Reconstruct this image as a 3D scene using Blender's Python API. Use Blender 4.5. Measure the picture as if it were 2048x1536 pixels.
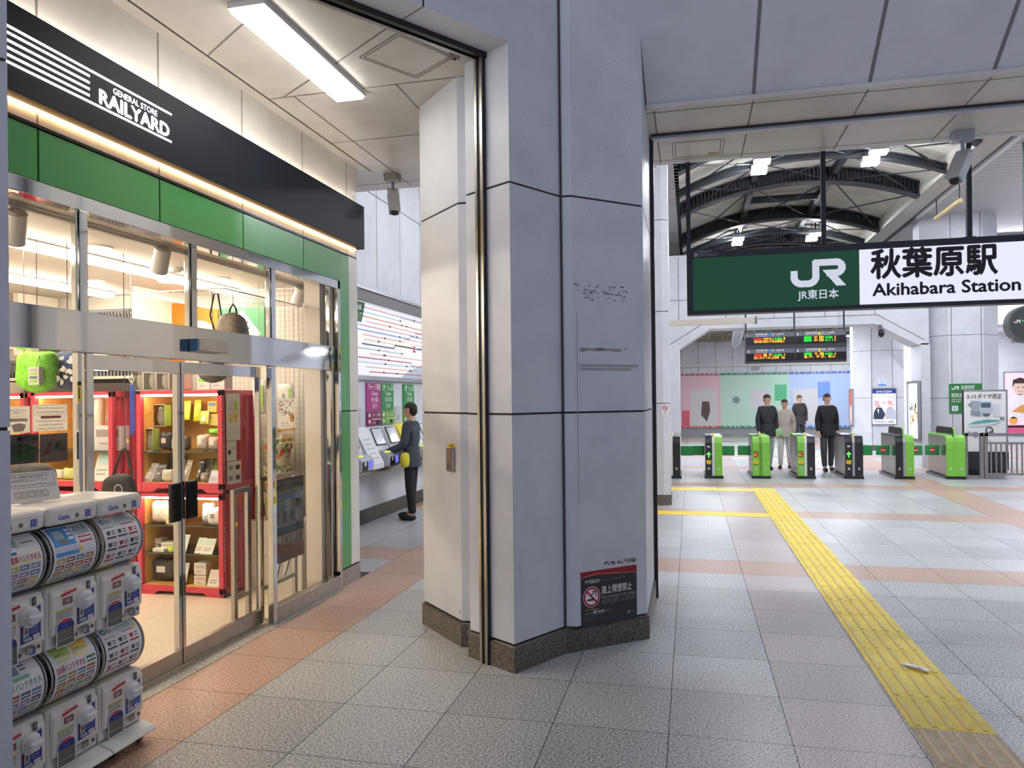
# Station concourse beside a small shop: procedural reconstruction (all geometry and materials built here)
import bpy, bmesh, math, random
from mathutils import Vector, Matrix
random.seed(7)
PI = math.pi
SC = bpy.context.scene
COL = SC.collection
for o in list(bpy.data.objects):
    bpy.data.objects.remove(o)

# ---------------------------------------------------------------- camera
F_PX, YAW, PITCH, ROLL, CY = 1482.926, -0.236089, 0.00375691, -0.0108242, 791.72
EYE = Vector((0, 0, 1.716))
FWD = Vector((math.sin(YAW)*math.cos(PITCH), math.cos(YAW)*math.cos(PITCH), math.sin(PITCH)))
_r = Vector((math.cos(YAW), -math.sin(YAW), 0)); _u = _r.cross(FWD)
RGT = math.cos(ROLL)*_r + math.sin(ROLL)*_u
UPV = -math.sin(ROLL)*_r + math.cos(ROLL)*_u
cd = bpy.data.cameras.new('camera'); cam = bpy.data.objects.new('camera', cd); COL.objects.link(cam)
M = Matrix.Identity(4)
for i in range(3):
    M[i][0] = RGT[i]; M[i][1] = UPV[i]; M[i][2] = -FWD[i]; M[i][3] = EYE[i]
cam.matrix_world = M
cd.sensor_width = 36; cd.lens = F_PX/2048*36; cd.shift_y = (CY-768)/2048; cd.clip_start = .05; cd.clip_end = 200
SC.camera = cam

def ray(x, y): return FWD + RGT*((x-1024)/F_PX) - UPV*((y-CY)/F_PX)
def az(x, y, z=0): d = ray(x, y); return EYE + d*((z-EYE.z)/d.z)       # photo point on a level plane
def ay(x, y, Y): d = ray(x, y); return EYE + d*(Y/d.y)                  # ... on a plane facing the camera
def ax(x, y, X): d = ray(x, y); return EYE + d*(X/d.x)                  # ... on a plane facing the aisle

# ---------------------------------------------------------------- world, colour management
W = bpy.data.worlds.new('world'); SC.world = W; W.use_nodes = True
bg = W.node_tree.nodes['Background']; wn, wl = W.node_tree.nodes, W.node_tree.links
bg.inputs[0].default_value = (.66, .71, .90, 1)           # dim daylight, brightest from the street behind the viewer
wt = wn.new('ShaderNodeTexCoord'); wd = wn.new('ShaderNodeVectorMath'); wd.operation = 'DOT_PRODUCT'; wd.inputs[1].default_value = (-.33, -.72, -.61)
wm = wn.new('ShaderNodeMapRange'); wm.inputs[1].default_value = -.1; wm.inputs[2].default_value = 1; wm.inputs[3].default_value = .15; wm.inputs[4].default_value = .86
wl.new(wt.outputs['Generated'], wd.inputs[0]); wl.new(wd.outputs['Value'], wm.inputs[0]); wl.new(wm.outputs[0], bg.inputs[1])
SC.view_settings.view_transform = 'Standard'; SC.view_settings.look = 'None'
SC.view_settings.exposure = 0.45; SC.view_settings.gamma = 1.0; SC.view_settings.use_curve_mapping = False
SC.cycles.max_bounces = 7; SC.cycles.diffuse_bounces = 4; SC.cycles.glossy_bounces = 4
SC.cycles.transparent_max_bounces = 12; SC.cycles.transmission_bounces = 4
SC.cycles.caustics_reflective = False; SC.cycles.caustics_refractive = False
SC.cycles.sample_clamp_indirect = 4.0
SC.cycles.use_denoising = True

# ---------------------------------------------------------------- materials
def lin(h):
    if not isinstance(h, str): return tuple(h)
    h = h.lstrip('#'); out = []
    for i in (0, 2, 4):
        c = int(h[i:i+2], 16)/255
        out.append(c/12.92 if c <= .04045 else ((c+.055)/1.055)**2.4)
    return tuple(out)
MATS = {}
def mat(name, col='808080', rough=.5, metal=0, coat=0, es=0, ecol=None, spec=.5):
    if name in MATS: return MATS[name]
    m = bpy.data.materials.new(name); m.use_nodes = True
    b = m.node_tree.nodes['Principled BSDF']; c = lin(col)
    b.inputs['Base Color'].default_value = (*c, 1); b.inputs['Roughness'].default_value = rough
    b.inputs['Metallic'].default_value = metal; b.inputs['Coat Weight'].default_value = coat
    b.inputs['Coat Roughness'].default_value = .08
    b.inputs['Specular IOR Level'].default_value = spec
    if es:
        b.inputs['Emission Color'].default_value = (*lin(ecol or col), 1); b.inputs['Emission Strength'].default_value = es
    MATS[name] = m
    return m
def P(col, rough=.55):                     # printed / painted plain colour
    return mat('print_'+col+('' if rough == .55 else '_%d' % int(rough*100)), col, rough)
def nodes_of(m): return m.node_tree.nodes, m.node_tree.links
def noisy(name, base, dark, light, scale, rough=.4, lo=.38, hi=.62, detail=3, bump=0, spec=.5, big=0.0, metal=0):
    if name in MATS: return MATS[name]
    m = mat(name, base, rough, metal=metal, spec=spec); n, l = nodes_of(m); b = n['Principled BSDF']
    tc = n.new('ShaderNodeTexCoord'); nz = n.new('ShaderNodeTexNoise'); rp = n.new('ShaderNodeValToRGB')
    nz.inputs['Scale'].default_value = scale; nz.inputs['Detail'].default_value = detail; nz.inputs['Roughness'].default_value = .65
    l.new(tc.outputs['Object'], nz.inputs['Vector']); l.new(nz.outputs['Fac'], rp.inputs['Fac'])
    e = rp.color_ramp.elements
    e[0].position = lo; e[0].color = (*lin(dark), 1); e[1].position = hi; e[1].color = (*lin(light), 1)
    k = rp.color_ramp.elements.new((lo+hi)/2); k.color = (*lin(base), 1)
    out = rp.outputs['Color']
    if big:
        n2 = n.new('ShaderNodeTexNoise'); n2.inputs['Scale'].default_value = 1.3; n2.inputs['Detail'].default_value = 4
        mr = n.new('ShaderNodeMapRange'); mr.inputs[1].default_value = .35; mr.inputs[2].default_value = .7
        mr.inputs[3].default_value = 1-big; mr.inputs[4].default_value = 1+big*.6
        l.new(tc.outputs['Object'], n2.inputs['Vector']); l.new(n2.outputs['Fac'], mr.inputs[0])
        mx = n.new('ShaderNodeMix'); mx.data_type = 'RGBA'; mx.blend_type = 'MULTIPLY'; mx.inputs[0].default_value = 1
        l.new(out, mx.inputs[6]); l.new(mr.outputs[0], mx.inputs[7]); out = mx.outputs[2]
    l.new(out, b.inputs['Base Color'])
    if bump:
        bp = n.new('ShaderNodeBump'); bp.inputs['Strength'].default_value = bump; bp.inputs['Distance'].default_value = .002
        l.new(nz.outputs['Fac'], bp.inputs['Height']); l.new(bp.outputs['Normal'], b.inputs['Normal'])
    return m
def emit(name, col, s):
    if name in MATS: return MATS[name]
    m = bpy.data.materials.new(name); m.use_nodes = True; n, l = nodes_of(m)
    n.remove(n['Principled BSDF']); e = n.new('ShaderNodeEmission'); e.inputs[0].default_value = (*lin(col), 1); e.inputs[1].default_value = s
    l.new(e.outputs[0], n['Material Output'].inputs['Surface']); MATS[name] = m
    return m
def glass(name, tint='ffffff', refl=1.0, rough=0.0, base=.035):
    if name in MATS: return MATS[name]
    m = bpy.data.materials.new(name); m.use_nodes = True; n, l = nodes_of(m); n.remove(n['Principled BSDF'])
    t = n.new('ShaderNodeBsdfTransparent'); t.inputs[0].default_value = (*lin(tint), 1)
    g = n.new('ShaderNodeBsdfGlossy'); g.inputs['Roughness'].default_value = rough
    lw = n.new('ShaderNodeFresnel'); lw.inputs[0].default_value = 1.45
    mm = n.new('ShaderNodeMath'); mm.operation = 'MULTIPLY'; mm.inputs[1].default_value = refl
    l.new(lw.outputs[0], mm.inputs[0])
    mx = n.new('ShaderNodeMixShader'); l.new(mm.outputs[0], mx.inputs[0]); l.new(t.outputs[0], mx.inputs[1]); l.new(g.outputs[0], mx.inputs[2])
    l.new(mx.outputs[0], n['Material Output'].inputs['Surface']); MATS[name] = m
    return m

def paper_mat(name, col):                  # thin sheet that lets shop light through
    m = mat(name, col, .7); n, l = nodes_of(m); tr_ = n.new('ShaderNodeBsdfTranslucent'); tr_.inputs[0].default_value = (*lin(col), 1)
    mx = n.new('ShaderNodeMixShader'); mx.inputs[0].default_value = .5
    l.new(n['Principled BSDF'].outputs[0], mx.inputs[1]); l.new(tr_.outputs[0], mx.inputs[2]); l.new(mx.outputs[0], n['Material Output'].inputs['Surface'])
    return m
PANEL = noisy('white_enamel_panel', 'd6d8de', 'd0d2d8', 'dadce2', 2.0, rough=.42, spec=.35)
PANELC = noisy('cream_enamel_panel', 'dddad2', 'd6d3cb', 'e1ded6', 2.0, rough=.3)
OUTER = noisy('weathered_grey_enamel', 'b9bac2', 'a8a9b2', 'bfc0c8', 7.0, rough=.38, detail=6, big=.05)
CEILP = noisy('ceiling_panel', 'cfcac2', 'c8c3bb', 'd5d0c8', 1.5, rough=.32)
SOFF = noisy('soffit_panel', 'aeaba7', 'a6a39f', 'b5b2ae', 1.5, rough=.35)
JOINT = mat('dark_joint', '3c3a38', .8)
STEEL = mat('polished_steel', 'c9cacb', .06, 1)
STEELB = noisy('brushed_steel', 'aaa7a3', 'a4a19d', 'b0ada9', 12, rough=.3, metal=1)
STEELD = mat('dark_steel', '4a4845', .35, 1)
GRANB = noisy('brown_granite_base', '5d564c', '2e2a26', '8f8577', 120, rough=.3)
BLACK = mat('black_metal', '17181b', .4)
NAVYB = mat('sign_black', '1b1e29', .4)
RUBBER = mat('black_rubber', '1a1a1a', .7)
WHITE = mat('white_plastic', 'e6e3df', .35, coat=.2)
GREENP = mat('green_panel', '3c8f43', .28, coat=.35)
JRG = mat('sign_green', '1e5a3a', .45)
LIME = mat('lime_green', '7cc244', .35, coat=.3)
YEL = mat('yellow_print', 'f2d420', .5)
RED = mat('container_red', 'c0394c', .42)
OCHRE = noisy('ochre_board', 'd8a854', 'cf9f4e', 'e0b25e', 9, rough=.6)
GLASS = glass('clear_glass')
GLASSE = mat('glass_edge', '3f5a50', .15)
CLEARP = glass('clear_plastic', 'f6f6f4', 1.0, .05)
LED_W = emit('led_warm', 'ffd9a0', 9)
LED_C = emit('led_white', 'fff6e6', 11)
LAMP = emit('lamp_cool', 'f4f8ff', 14)
TXTW = P('f2f2f2'); TXTK = P('16181c')

# ---------------------------------------------------------------- mesh builder
class MB:
    def __init__(s, M=None): s.v = []; s.f = []; s.mi = []; s.sm = []; s.mats = []; s.M = M or Matrix.Identity(4)
    def _m(s, m):
        if m not in s.mats: s.mats.append(m)
        return s.mats.index(m)
    def add(s, vs, fs, m, smooth=False):
        k = len(s.v); i = s._m(m)
        s.v += [s.M @ Vector(p) for p in vs]
        for f in fs: s.f.append([k+j for j in f]); s.mi.append(i); s.sm.append(smooth)
        return s
    def box(s, x0, x1, y0, y1, z0, z1, m):
        return s.add([(x0,y0,z0),(x1,y0,z0),(x1,y1,z0),(x0,y1,z0),(x0,y0,z1),(x1,y0,z1),(x1,y1,z1),(x0,y1,z1)],
                     [(3,2,1,0),(4,5,6,7),(0,1,5,4),(1,2,6,5),(2,3,7,6),(3,0,4,7)], m)
    def hexa(s, p, m):                      # eight corners, bottom ring then top ring
        return s.add(p, [(3,2,1,0),(4,5,6,7),(0,1,5,4),(1,2,6,5),(2,3,7,6),(3,0,4,7)], m)
    def ext(s, pts, d, m, smooth=False, cap=True):          # polygon pts (3D) swept along d
        n = len(pts); pts = [Vector(p) for p in pts]; d = Vector(d)
        fs = [(i, (i+1) % n, n+(i+1) % n, n+i) for i in range(n)]
        if smooth:
            s.add(pts+[p+d for p in pts], fs, m, True)
            if cap: s.add(pts+[p+d for p in pts], [tuple(range(n-1, -1, -1)), tuple(range(n, 2*n))], m)
        else: s.add(pts+[p+d for p in pts], fs+([tuple(range(n-1, -1, -1)), tuple(range(n, 2*n))] if cap else []), m)
        return s
    def prism(s, poly, z0, z1, m, smooth=False): return s.ext([(x, y, z0) for x, y in poly], (0, 0, z1-z0), m, smooth)
    def cyl(s, p0, p1, r, m, n=14, r1=None, caps=True):
        p0 = Vector(p0); p1 = Vector(p1); a = (p1-p0).normalized(); r1 = r if r1 is None else r1
        u = a.orthogonal().normalized(); w = a.cross(u)
        A = [p0+(u*math.cos(2*PI*i/n)+w*math.sin(2*PI*i/n))*r for i in range(n)]
        B = [p1+(u*math.cos(2*PI*i/n)+w*math.sin(2*PI*i/n))*r1 for i in range(n)]
        s.add(A+B, [(i, (i+1) % n, n+(i+1) % n, n+i) for i in range(n)], m, True)
        if caps: s.add(A+B, [tuple(range(n-1, -1, -1)), tuple(range(n, 2*n))], m)
        return s
    def tube(s, path, r, m, n=8, closed=False):
        pts = [Vector(p) for p in path]; rings = []; N = len(pts); u = None
        for i, p in enumerate(pts):
            a = pts[(i+1) % N] if (closed or i < N-1) else p
            b = pts[i-1] if (closed or i > 0) else p
            t = (a-b).normalized()
            if u is None: u = t.orthogonal().normalized()
            u = (u-t*u.dot(t)).normalized() if (u-t*u.dot(t)).length > 1e-6 else t.orthogonal().normalized()
            w = t.cross(u); rr = r[i] if isinstance(r, (list, tuple)) else r
            rings.append([p+(u*math.cos(2*PI*k/n)+w*math.sin(2*PI*k/n))*rr for k in range(n)])
        vs = [q for ring in rings for q in ring]; fs = []
        for i in range(N if closed else N-1):
            j = (i+1) % N
            for k in range(n): fs.append((i*n+k, i*n+(k+1) % n, j*n+(k+1) % n, j*n+k))
        s.add(vs, fs, m, True)
        if not closed: s.add(vs, [tuple(range(n-1, -1, -1)), tuple(range((N-1)*n, N*n))], m)
        return s
    def ball(s, c, r, m, seg=14, rings=8, top=1.0, bot=-1.0):
        rx, ry, rz = (r, r, r) if not isinstance(r, (tuple, list)) else r
        vs = []; fs = []; a0 = math.asin(bot); a1 = math.asin(top)
        for i in range(rings+1):
            a = a0+(a1-a0)*i/rings
            for k in range(seg):
                b = 2*PI*k/seg; vs.append((c[0]+rx*math.cos(a)*math.cos(b), c[1]+ry*math.cos(a)*math.sin(b), c[2]+rz*math.sin(a)))
        for i in range(rings):
            for k in range(seg): fs.append((i*seg+k, i*seg+(k+1) % seg, (i+1)*seg+(k+1) % seg, (i+1)*seg+k))
        return s.add(vs, fs, m, True)
    # flat print in the (u, v) plane of s.M, n is the outward offset layer
    def rect(s, u0, v0, u1, v1, m, L=1): n = L*.0011; return s.add([(u0,v0,n),(u1,v0,n),(u1,v1,n),(u0,v1,n)], [(0,1,2,3)], m)
    def poly(s, pts, m, L=1): n = L*.0011; return s.add([(u, v, n) for u, v in pts], [tuple(range(len(pts)))], m)
    def disc(s, u, v, r, m, L=1, n=24, ry=None):
        ry = ry or r
        return s.poly([(u+r*math.cos(2*PI*i/n), v+ry*math.sin(2*PI*i/n)) for i in range(n)], m, L)
    def ring(s, u, v, r0, r1, m, L=1, n=28):
        h = L*.0011; A = [(u+r0*math.cos(2*PI*i/n), v+r0*math.sin(2*PI*i/n), h) for i in range(n)]
        B = [(u+r1*math.cos(2*PI*i/n), v+r1*math.sin(2*PI*i/n), h) for i in range(n)]
        return s.add(A+B, [(i, (i+1) % n, n+(i+1) % n, n+i) for i in range(n)], m)
    def line(s, pts, w, m, L=1):
        for (a, b), (c, d) in zip(pts, pts[1:]):
            t = Vector((c-a, d-b)); 
            if t.length < 1e-9: continue
            t.normalize(); q = Vector((-t.y, t.x))*w/2; e = t*w/2*.6
            s.poly([(a-e.x-q.x, b-e.y-q.y), (c+e.x-q.x, d+e.y-q.y), (c+e.x+q.x, d+e.y+q.y), (a-e.x+q.x, b-e.y+q.y)], m, L); L += .04
        return s
    def text(s, t, u, v, h, m, L=2, align='LEFT', w=None, bold=0, sx=1, depth=0):
        vs, fs, bb = text_mesh(t)
        if not vs: return s
        k = h/.73; kx = k*sx
        if w: kx = w/max(1e-6, bb[1]-bb[0])
        W_ = (bb[1]-bb[0])*kx; off = {'LEFT': 0, 'CENTER': -W_/2, 'RIGHT': -W_}[align]
        n = L*.0011; b_ = bold*.75
        for i, (dx, dy) in enumerate(((0, 0), (-b_, 0), (b_, 0), (0, b_), (0, -b_)) if bold else ((0, 0),)):
            s.add([(u+off+(x+dx-bb[0])*kx, v+(y+dy)*k, n+i*.00006) for x, y in vs], fs, m)
        return s
    def build(s, name, parent=None, loc=None, rot=None, bevel=0, seg=2, angle=40, **kw):
        me = bpy.data.meshes.new(name); me.from_pydata([tuple(p) for p in s.v], [], s.f)
        for m in s.mats: me.materials.append(m)
        me.polygons.foreach_set('material_index', s.mi); me.polygons.foreach_set('use_smooth', s.sm)
        me.update()
        o = bpy.data.objects.new(name, me); COL.objects.link(o)
        if parent is not None: o.parent = parent
        if loc is not None: o.location = loc
        if rot is not None: o.rotation_euler = rot
        if bevel:
            b = o.modifiers.new('bevel', 'BEVEL'); b.width = bevel; b.segments = seg; b.limit_method = 'ANGLE'; b.angle_limit = math.radians(angle)
            b.harden_normals = False
        for k, v in kw.items(): o[k] = v
        return o
_TX = {}
def text_mesh(t, bold=0):
    key = (t, bold)
    if key in _TX: return _TX[key]
    cu = bpy.data.curves.new('tx', 'FONT'); cu.body = t; cu.size = 1; cu.resolution_u = 3; cu.offset = bold
    ob = bpy.data.objects.new('tx', cu); COL.objects.link(ob)
    dg = bpy.context.evaluated_depsgraph_get(); me = bpy.data.meshes.new_from_object(ob.evaluated_get(dg))
    vs = [(v.co.x, v.co.y) for v in me.vertices]; fs = [tuple(p.vertices) for p in me.polygons]
    bpy.data.objects.remove(ob); bpy.data.curves.remove(cu); bpy.data.meshes.remove(me)
    bb = (min((v[0] for v in vs), default=0), max((v[0] for v in vs), default=1))
    _TX[key] = (vs, fs, bb)
    return _TX[key]
def frame(o, u, v=(0, 0, 1)):
    u = Vector(u).normalized(); v = Vector(v).normalized(); n = u.cross(v); m = Matrix.Identity(4)
    for i in range(3): m[i][0] = u[i]; m[i][1] = v[i]; m[i][2] = n[i]; m[i][3] = o[i]
    return m
def tag(o, label=None, cat=None, group=None, kind=None):
    if label: o['label'] = label
    if cat: o['category'] = cat
    if group: o['group'] = group
    if kind: o['kind'] = kind
    return o
def struct(o, label=None): return tag(o, label, kind='structure')
def thing(name, label, cat, loc=(0, 0, 0), rotz=0, group=None):
    o = bpy.data.objects.new(name, None); COL.objects.link(o); o.location = loc; o.rotation_euler = (0, 0, rotz); o.empty_display_size = .1
    return tag(o, label, cat, group)
def dup(root, loc, rotz=None, label=None, group=None):
    r = root.copy(); COL.objects.link(r); r.location = loc
    if rotz is not None: r.rotation_euler = (0, 0, rotz)
    if label: r['label'] = label
    if group: r['group'] = group
    def rec(a, b):
        for ch in a.children:
            c = ch.copy(); COL.objects.link(c); c.parent = b; rec(ch, c)
    rec(root, r)
    return r
# ================================================================ SETTING
# ---- floor: granite tiles on a dark bed
T_GREY = [noisy('granite_grey_%d' % i, c, d, e, 85, rough=.33, lo=.36, hi=.64, detail=4, big=.07) for i, (c, d, e) in enumerate(
    [('b0b1b1', '59595b', 'e2e3e3'), ('b7b9b9', '636466', 'e8e9ea'), ('a8a9aa', '535355', 'dbdcdc')])]
T_PINK = [noisy('granite_pink_%d' % i, c, d, e, 85, rough=.35, lo=.36, hi=.64, detail=4, big=.06) for i, (c, d, e) in enumerate(
    [('b99682', '765c4e', 'dcbca8'), ('b19080', '70594c', 'd6b7a4')])]
T_ROSE = [noisy('granite_rose_%d' % i, c, d, e, 85, rough=.34, lo=.36, hi=.64, detail=4, big=.06) for i, (c, d, e) in enumerate(
    [('b4a7a7', '6e6263', 'd8cbcb'), ('aca0a0', '685d5e', 'd1c5c5')])]
fl = MB(); fl.box(-9, 14, -1.5, 36, -.2, -.003, JOINT)
xs = [-2.521+.5985*k for k in range(-11, 28)]; ys = [7.46+.6*k for k in range(-14, 48)]
g = .0022
for i, (x0, x1) in enumerate(zip(xs, xs[1:])):
    for j, (y0, y1) in enumerate(zip(ys, ys[1:])):
        row = (j-14) % 6 == 0 and y0 > 7
        if -3.2 < x0 < -2.9 or (4.0 < x0+.02 < 4.4): m = random.choice(T_PINK)
        elif row and y0 > 7: m = random.choice(T_PINK)
        elif .4 < x0 < .6: m = random.choice(T_ROSE)
        else: m = random.choice(T_GREY)
        if x0 < -3.2 and y0 < 6.5: continue
        fl.add([(x0+g, y0+g, 0), (x1-g, y0+g, 0), (x1-g, y1-g, 0), (x0+g, y1-g, 0)], [(0, 1, 2, 3)], m)
struct(fl.build('floor'), 'granite tile floor of grey and pink tiles')
k = MB(); k.box(-3.22, -3.075, 1.2, 6.2, -.01, .004, noisy('kerb_stone', 'aaa59c', '8d8880', 'bab5ac', 60, rough=.5))
struct(k.build('trim_1'), 'pale stone sill along the foot of the shop front')
SHOPFL = noisy('cream_terrazzo', 'd9cdb8', 'c9bca6', 'e6dcc8', 70, rough=.3, lo=.3, hi=.7)
k = MB(); k.box(-7.6, -3.22, .9, 6.56, -.02, .004, SHOPFL)
for y in (2.6, 3.6, 4.6, 5.6): k.box(-7.6, -3.22, y, y+.003, .003, .0045, P('b5a892'))
for x in (-4.2, -5.2, -6.2): k.box(x, x+.003, .9, 6.56, .003, .0045, P('b5a892'))
struct(k.build('floor_shop'), 'cream terrazzo floor inside the shop')

# ---- tactile paving strip and thin yellow guide bands
TACY = noisy('tactile_yellow', 'e9cf3c', 'e2c436', 'f0d84a', 6, rough=.55)
TACB = noisy('tactile_beige', 'bba98e', 'b09d82', 'c8b79c', 9, rough=.6)
TACR = mat('tactile_ridge', 'e2c565', .5); TACRB = mat('tactile_ridge_beige', 'cdb48c', .5)
t = MB(); y = 2.14
while y < 14.25:
    y1 = y+.41; near = y1 < 4.25; flat = 10.9 < y < 11.35 or y > 13.85
    a, b = (TACB, TACRB) if near else (TACY, TACR)
    t.box(1.082, 1.481, y+.0015, y1-.0015, -.01, .004, a)
    if not flat:
        for i in range(5):
            x = 1.082+.04+i*.0795
            t.hexa([(x-.016, y+.02, .004), (x+.016, y+.02, .004), (x+.016, y1-.02, .004), (x-.016, y1-.02, .004),
                    (x-.009, y+.026, .010), (x+.009, y+.026, .010), (x+.009, y1-.026, .010), (x-.009, y1-.026, .010)], b)
    else:
        for i in range(5):
            for j in range(5): t.cyl((1.122+i*.0795, y+.045+j*.08, .004), (1.122+i*.0795, y+.045+j*.08, .008), .02, a, 8, .013)
    y = y1
struct(t.build('trim_2'), 'yellow ridged tactile paving strip across the floor')
t = MB()
for yy0, yy1 in ((11.05, 11.39), (13.98, 14.32)):
    x = -4.2
    while x < 1.06:
        t.box(x+.002, min(x+.596, 1.078), yy0, yy1, -.01, .003, mat('guide_yellow', 'f2cf2a', .5)); x += .5985
struct(t.build('trim_3'), 'two thin yellow guide bands crossing to the tactile strip')

# ---- the big clad pillar
def poly_off(pts, d):
    n = len(pts); out = []
    for i in range(n):
        a, b, c = Vector(pts[i-1]), Vector(pts[i]), Vector(pts[(i+1) % n])
        e1 = (b-a).normalized(); e2 = (c-b).normalized(); n1 = Vector((e1.y, -e1.x)); n2 = Vector((e2.y, -e2.x))
        k = (n1+n2); k = k/max(.35, k.length_squared)*2 if k.length > 1e-6 else n1
        out.append(tuple(b+k*d))
    return out
SH = Vector((.576, .817)).normalized()                    # run of the shutter line
front = [(-2.0, 6.5), (-2.0, 5.37), (-1.557, 4.924), (-1.501, 4.932), (-1.444, 4.747), (-1.089, 4.518), (-.839, 4.949), (-.765, 4.953), (-.317, 5.365), (-.317, 6.5)]
base = [(-2.0, 6.5), (-2.0, 5.37), (-1.557, 4.924), (-1.501, 4.932), (-1.444, 4.747), (-1.089, 4.518), (-.839, 4.949), (-.317, 5.365), (-.317, 6.5)]
p = MB()
for z0, z1 in ((.178, 1.611), (1.625, 3.072), (3.086, 6.4)): p.prism(front, z0, z1, PANEL)
p.prism(poly_off(front, -.012), .15, 6.4, JOINT)
p.prism(poly_off(base, .016), -.01, .158, GRANB)
p.prism(poly_off(base, .004), .158, .166, STEELB)
e = Vector((-.839, 4.949)); q = e-SH*.006                  # dark seam beside the reflective corner strip
p.cyl((e.x+.004, e.y-.012, .18), (e.x+.004, e.y-.012, 6.3), .007, JOINT, 6)
# worn marks, adhesive ghosts and scuffs on the face with the notice
PF = frame((-.765, 4.953, 0), (.448, .412, 0)); p.M = PF
def marks(mb, pts, m, L=1): 
    for (u, v, w, h) in pts:
        mb.poly([(u-w/2, v-h*.3), (u-w*.1, v-h/2), (u+w/2, v-h*.2), (u+w*.35, v+h/2), (u-w*.3, v+h*.4)], m, L)
SCF = P('858080'); SC2 = P('9b9aa2')
r = random.Random(3)
marks(p, [(.02+r.random()*.46, 2.41+r.random()*.06+(.02 if i % 3 else -.03), .006+r.random()*.03, .003+r.random()*.009) for i in range(60)], SCF)
marks(p, [(.05+r.random()*.4, 2.03+r.random()*.03, .03+r.random()*.06, .004+r.random()*.006) for i in range(12)], SCF)
marks(p, [(.22+r.random()*.3, .556+r.random()*.03, .008+r.random()*.03, .004+r.random()*.012) for i in range(45)], SCF)
marks(p, [(r.random()*.58, 2.6+r.random()*1.5, .005, .006+r.random()*.01) for i in range(60)], P('77767c'))
for v, w in ((1.94, .5), (1.915, .44), (2.05, .36)): p.rect(.05, v-.012, .05+w, v+.006, P('a9a8ac'), 1)
p.rect(.03, 1.0, .036, 2.3, P('a8a8b0'), 1)
PG = frame((-1.089, 4.518, 0), (.25, .431, 0)); p.M = PG
marks(p, [(r.random()*.48, 2.4+r.random()*1.9, .004, .006+r.random()*.008) for i in range(60)], P('77767c'))
p.line([(.06, .62), (.075, .56), (.085, .5)], .003, P('7c7a7a')); p.line([(.05, .66), (.06, .62)], .003, P('7c7a7a'))
p.M = frame((-2.0, 5.37, 0), (.443, -.446, 0)); p.disc(.60, .23, .008, BLACK)
struct(p.build('pillar'), 'large white panelled pillar with brown granite base beside the shop')
# shutter guide rails set in the pillar and the lintel over the aisle
tr = Vector((-1.302, 4.649)); en = Vector((.355, -.229)).normalized()
p = MB()
for s in (-.028, .024):
    c = tr+en*s
    p.M = Matrix.Translation((c.x, c.y, 0)) @ Matrix.Rotation(math.atan2(en.y, en.x), 4, 'Z')
    p.box(-.011, .011, -.03, .012, 0, 3.97, STEELB); p.M = Matrix.Identity(4)
c = tr-en*.002; p.M = Matrix.Translation((c.x, c.y, 0)) @ Matrix.Rotation(math.atan2(en.y, en.x), 4, 'Z')
p.box(-.04, .04, -.022, 0, 0, 3.97, BLACK); p.M = Matrix.Identity(4)
struct(p.build('trim_4'), 'black shutter guide rail running up the pillar')
p = MB(); a = tr; b = tr-SH*4.2; ang = math.atan2(-SH.y, -SH.x)
p.M = Matrix.Translation((a.x, a.y, 0)) @ Matrix.Rotation(ang, 4, 'Z')
p.box(-.03, 4.2, -.045, -.015, 3.925, 3.975, STEELB); p.box(-.03, 4.2, .02, .05, 3.925, 3.975, STEELD); p.box(-.03, 4.2, -.02, .02, 3.955, 3.975, BLACK)
struct(p.build('trim_5'), 'black shutter slot along the aisle lintel')
# right-hand shutter rail, and its jamb on the far corner of the pillar
p = MB(); p.box(-.316, -.285, 6.44, 6.475, 0, 3.93, BLACK); p.box(-.30, 8, 6.40, 6.47, 3.905, 3.95, mat('satin_aluminium', 'b9bbc6', .35, .35)); p.box(-.30, 8, 6.375, 6.40, 3.925, 3.95, STEELD)
struct(p.build('trim_6'), 'aluminium shutter rail along the soffit on the right')

# ---- ceilings round the opening
def joint_line(mb, pts, z, w=.012, m=None):
    for (a, b) in zip(pts, pts[1:]):
        a = Vector(a); b = Vector(b); t = (b-a).normalized(); q = Vector((-t.y, t.x))*w/2
        mb.add([(a.x-q.x, a.y-q.y, z), (a.x+q.x, a.y+q.y, z), (b.x+q.x, b.y+q.y, z), (b.x-q.x, b.y-q.y, z)], [(0, 1, 2, 3)], m or JOINT)
ZC = 3.96; JL = P('7d7972')
c = MB(); far = tr-SH*4.2
c.ext([(-3.3, 7.33, ZC), (-4.6, 7.33, ZC), (-4.6, far.y+.5, ZC), (far.x, far.y, ZC), (tr.x, tr.y, ZC), (-1.0, 5.2, ZC), (-1.0, 7.33, ZC)][::-1], (0, 0, .12), CEILP)
zj = ZC-.0015
joint_line(c, [(-3.02, 1.5), (-3.02, 6.75)], zj, .014, BLACK)
for L_ in ([(-3.02, 4.93), (-1.5, 4.93)], [(-2.815, 4.93), (-2.815, 7.28)], [(-2.01, 4.93), (-2.01, 5.46)], [(-3.02, 5.91), (-2.0, 5.91)], [(-4.4, 7.16), (-1.9, 7.16)],
           [(-3.02, 4.21), (-2.52, 3.88)], [(-2.89, 4.92), (-2.51, 4.67)], [(-2.27, 4.52), (-1.71, 4.14)]): joint_line(c, L_, zj, .012, JL)
H4 = [(-2.08, 4.48), (-1.71, 4.24), (-1.48, 4.63), (-1.83, 4.87), (-2.08, 4.48)]
joint_line(c, H4, zj, .01, JL); m_ = Vector((-1.775, 4.555))
joint_line(c, [tuple(m_+(Vector(q)-m_)*.9) for q in H4], zj, .008, JL)
struct(c.build('ceiling'), 'cream panelled ceiling over the shop aisle')
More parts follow.
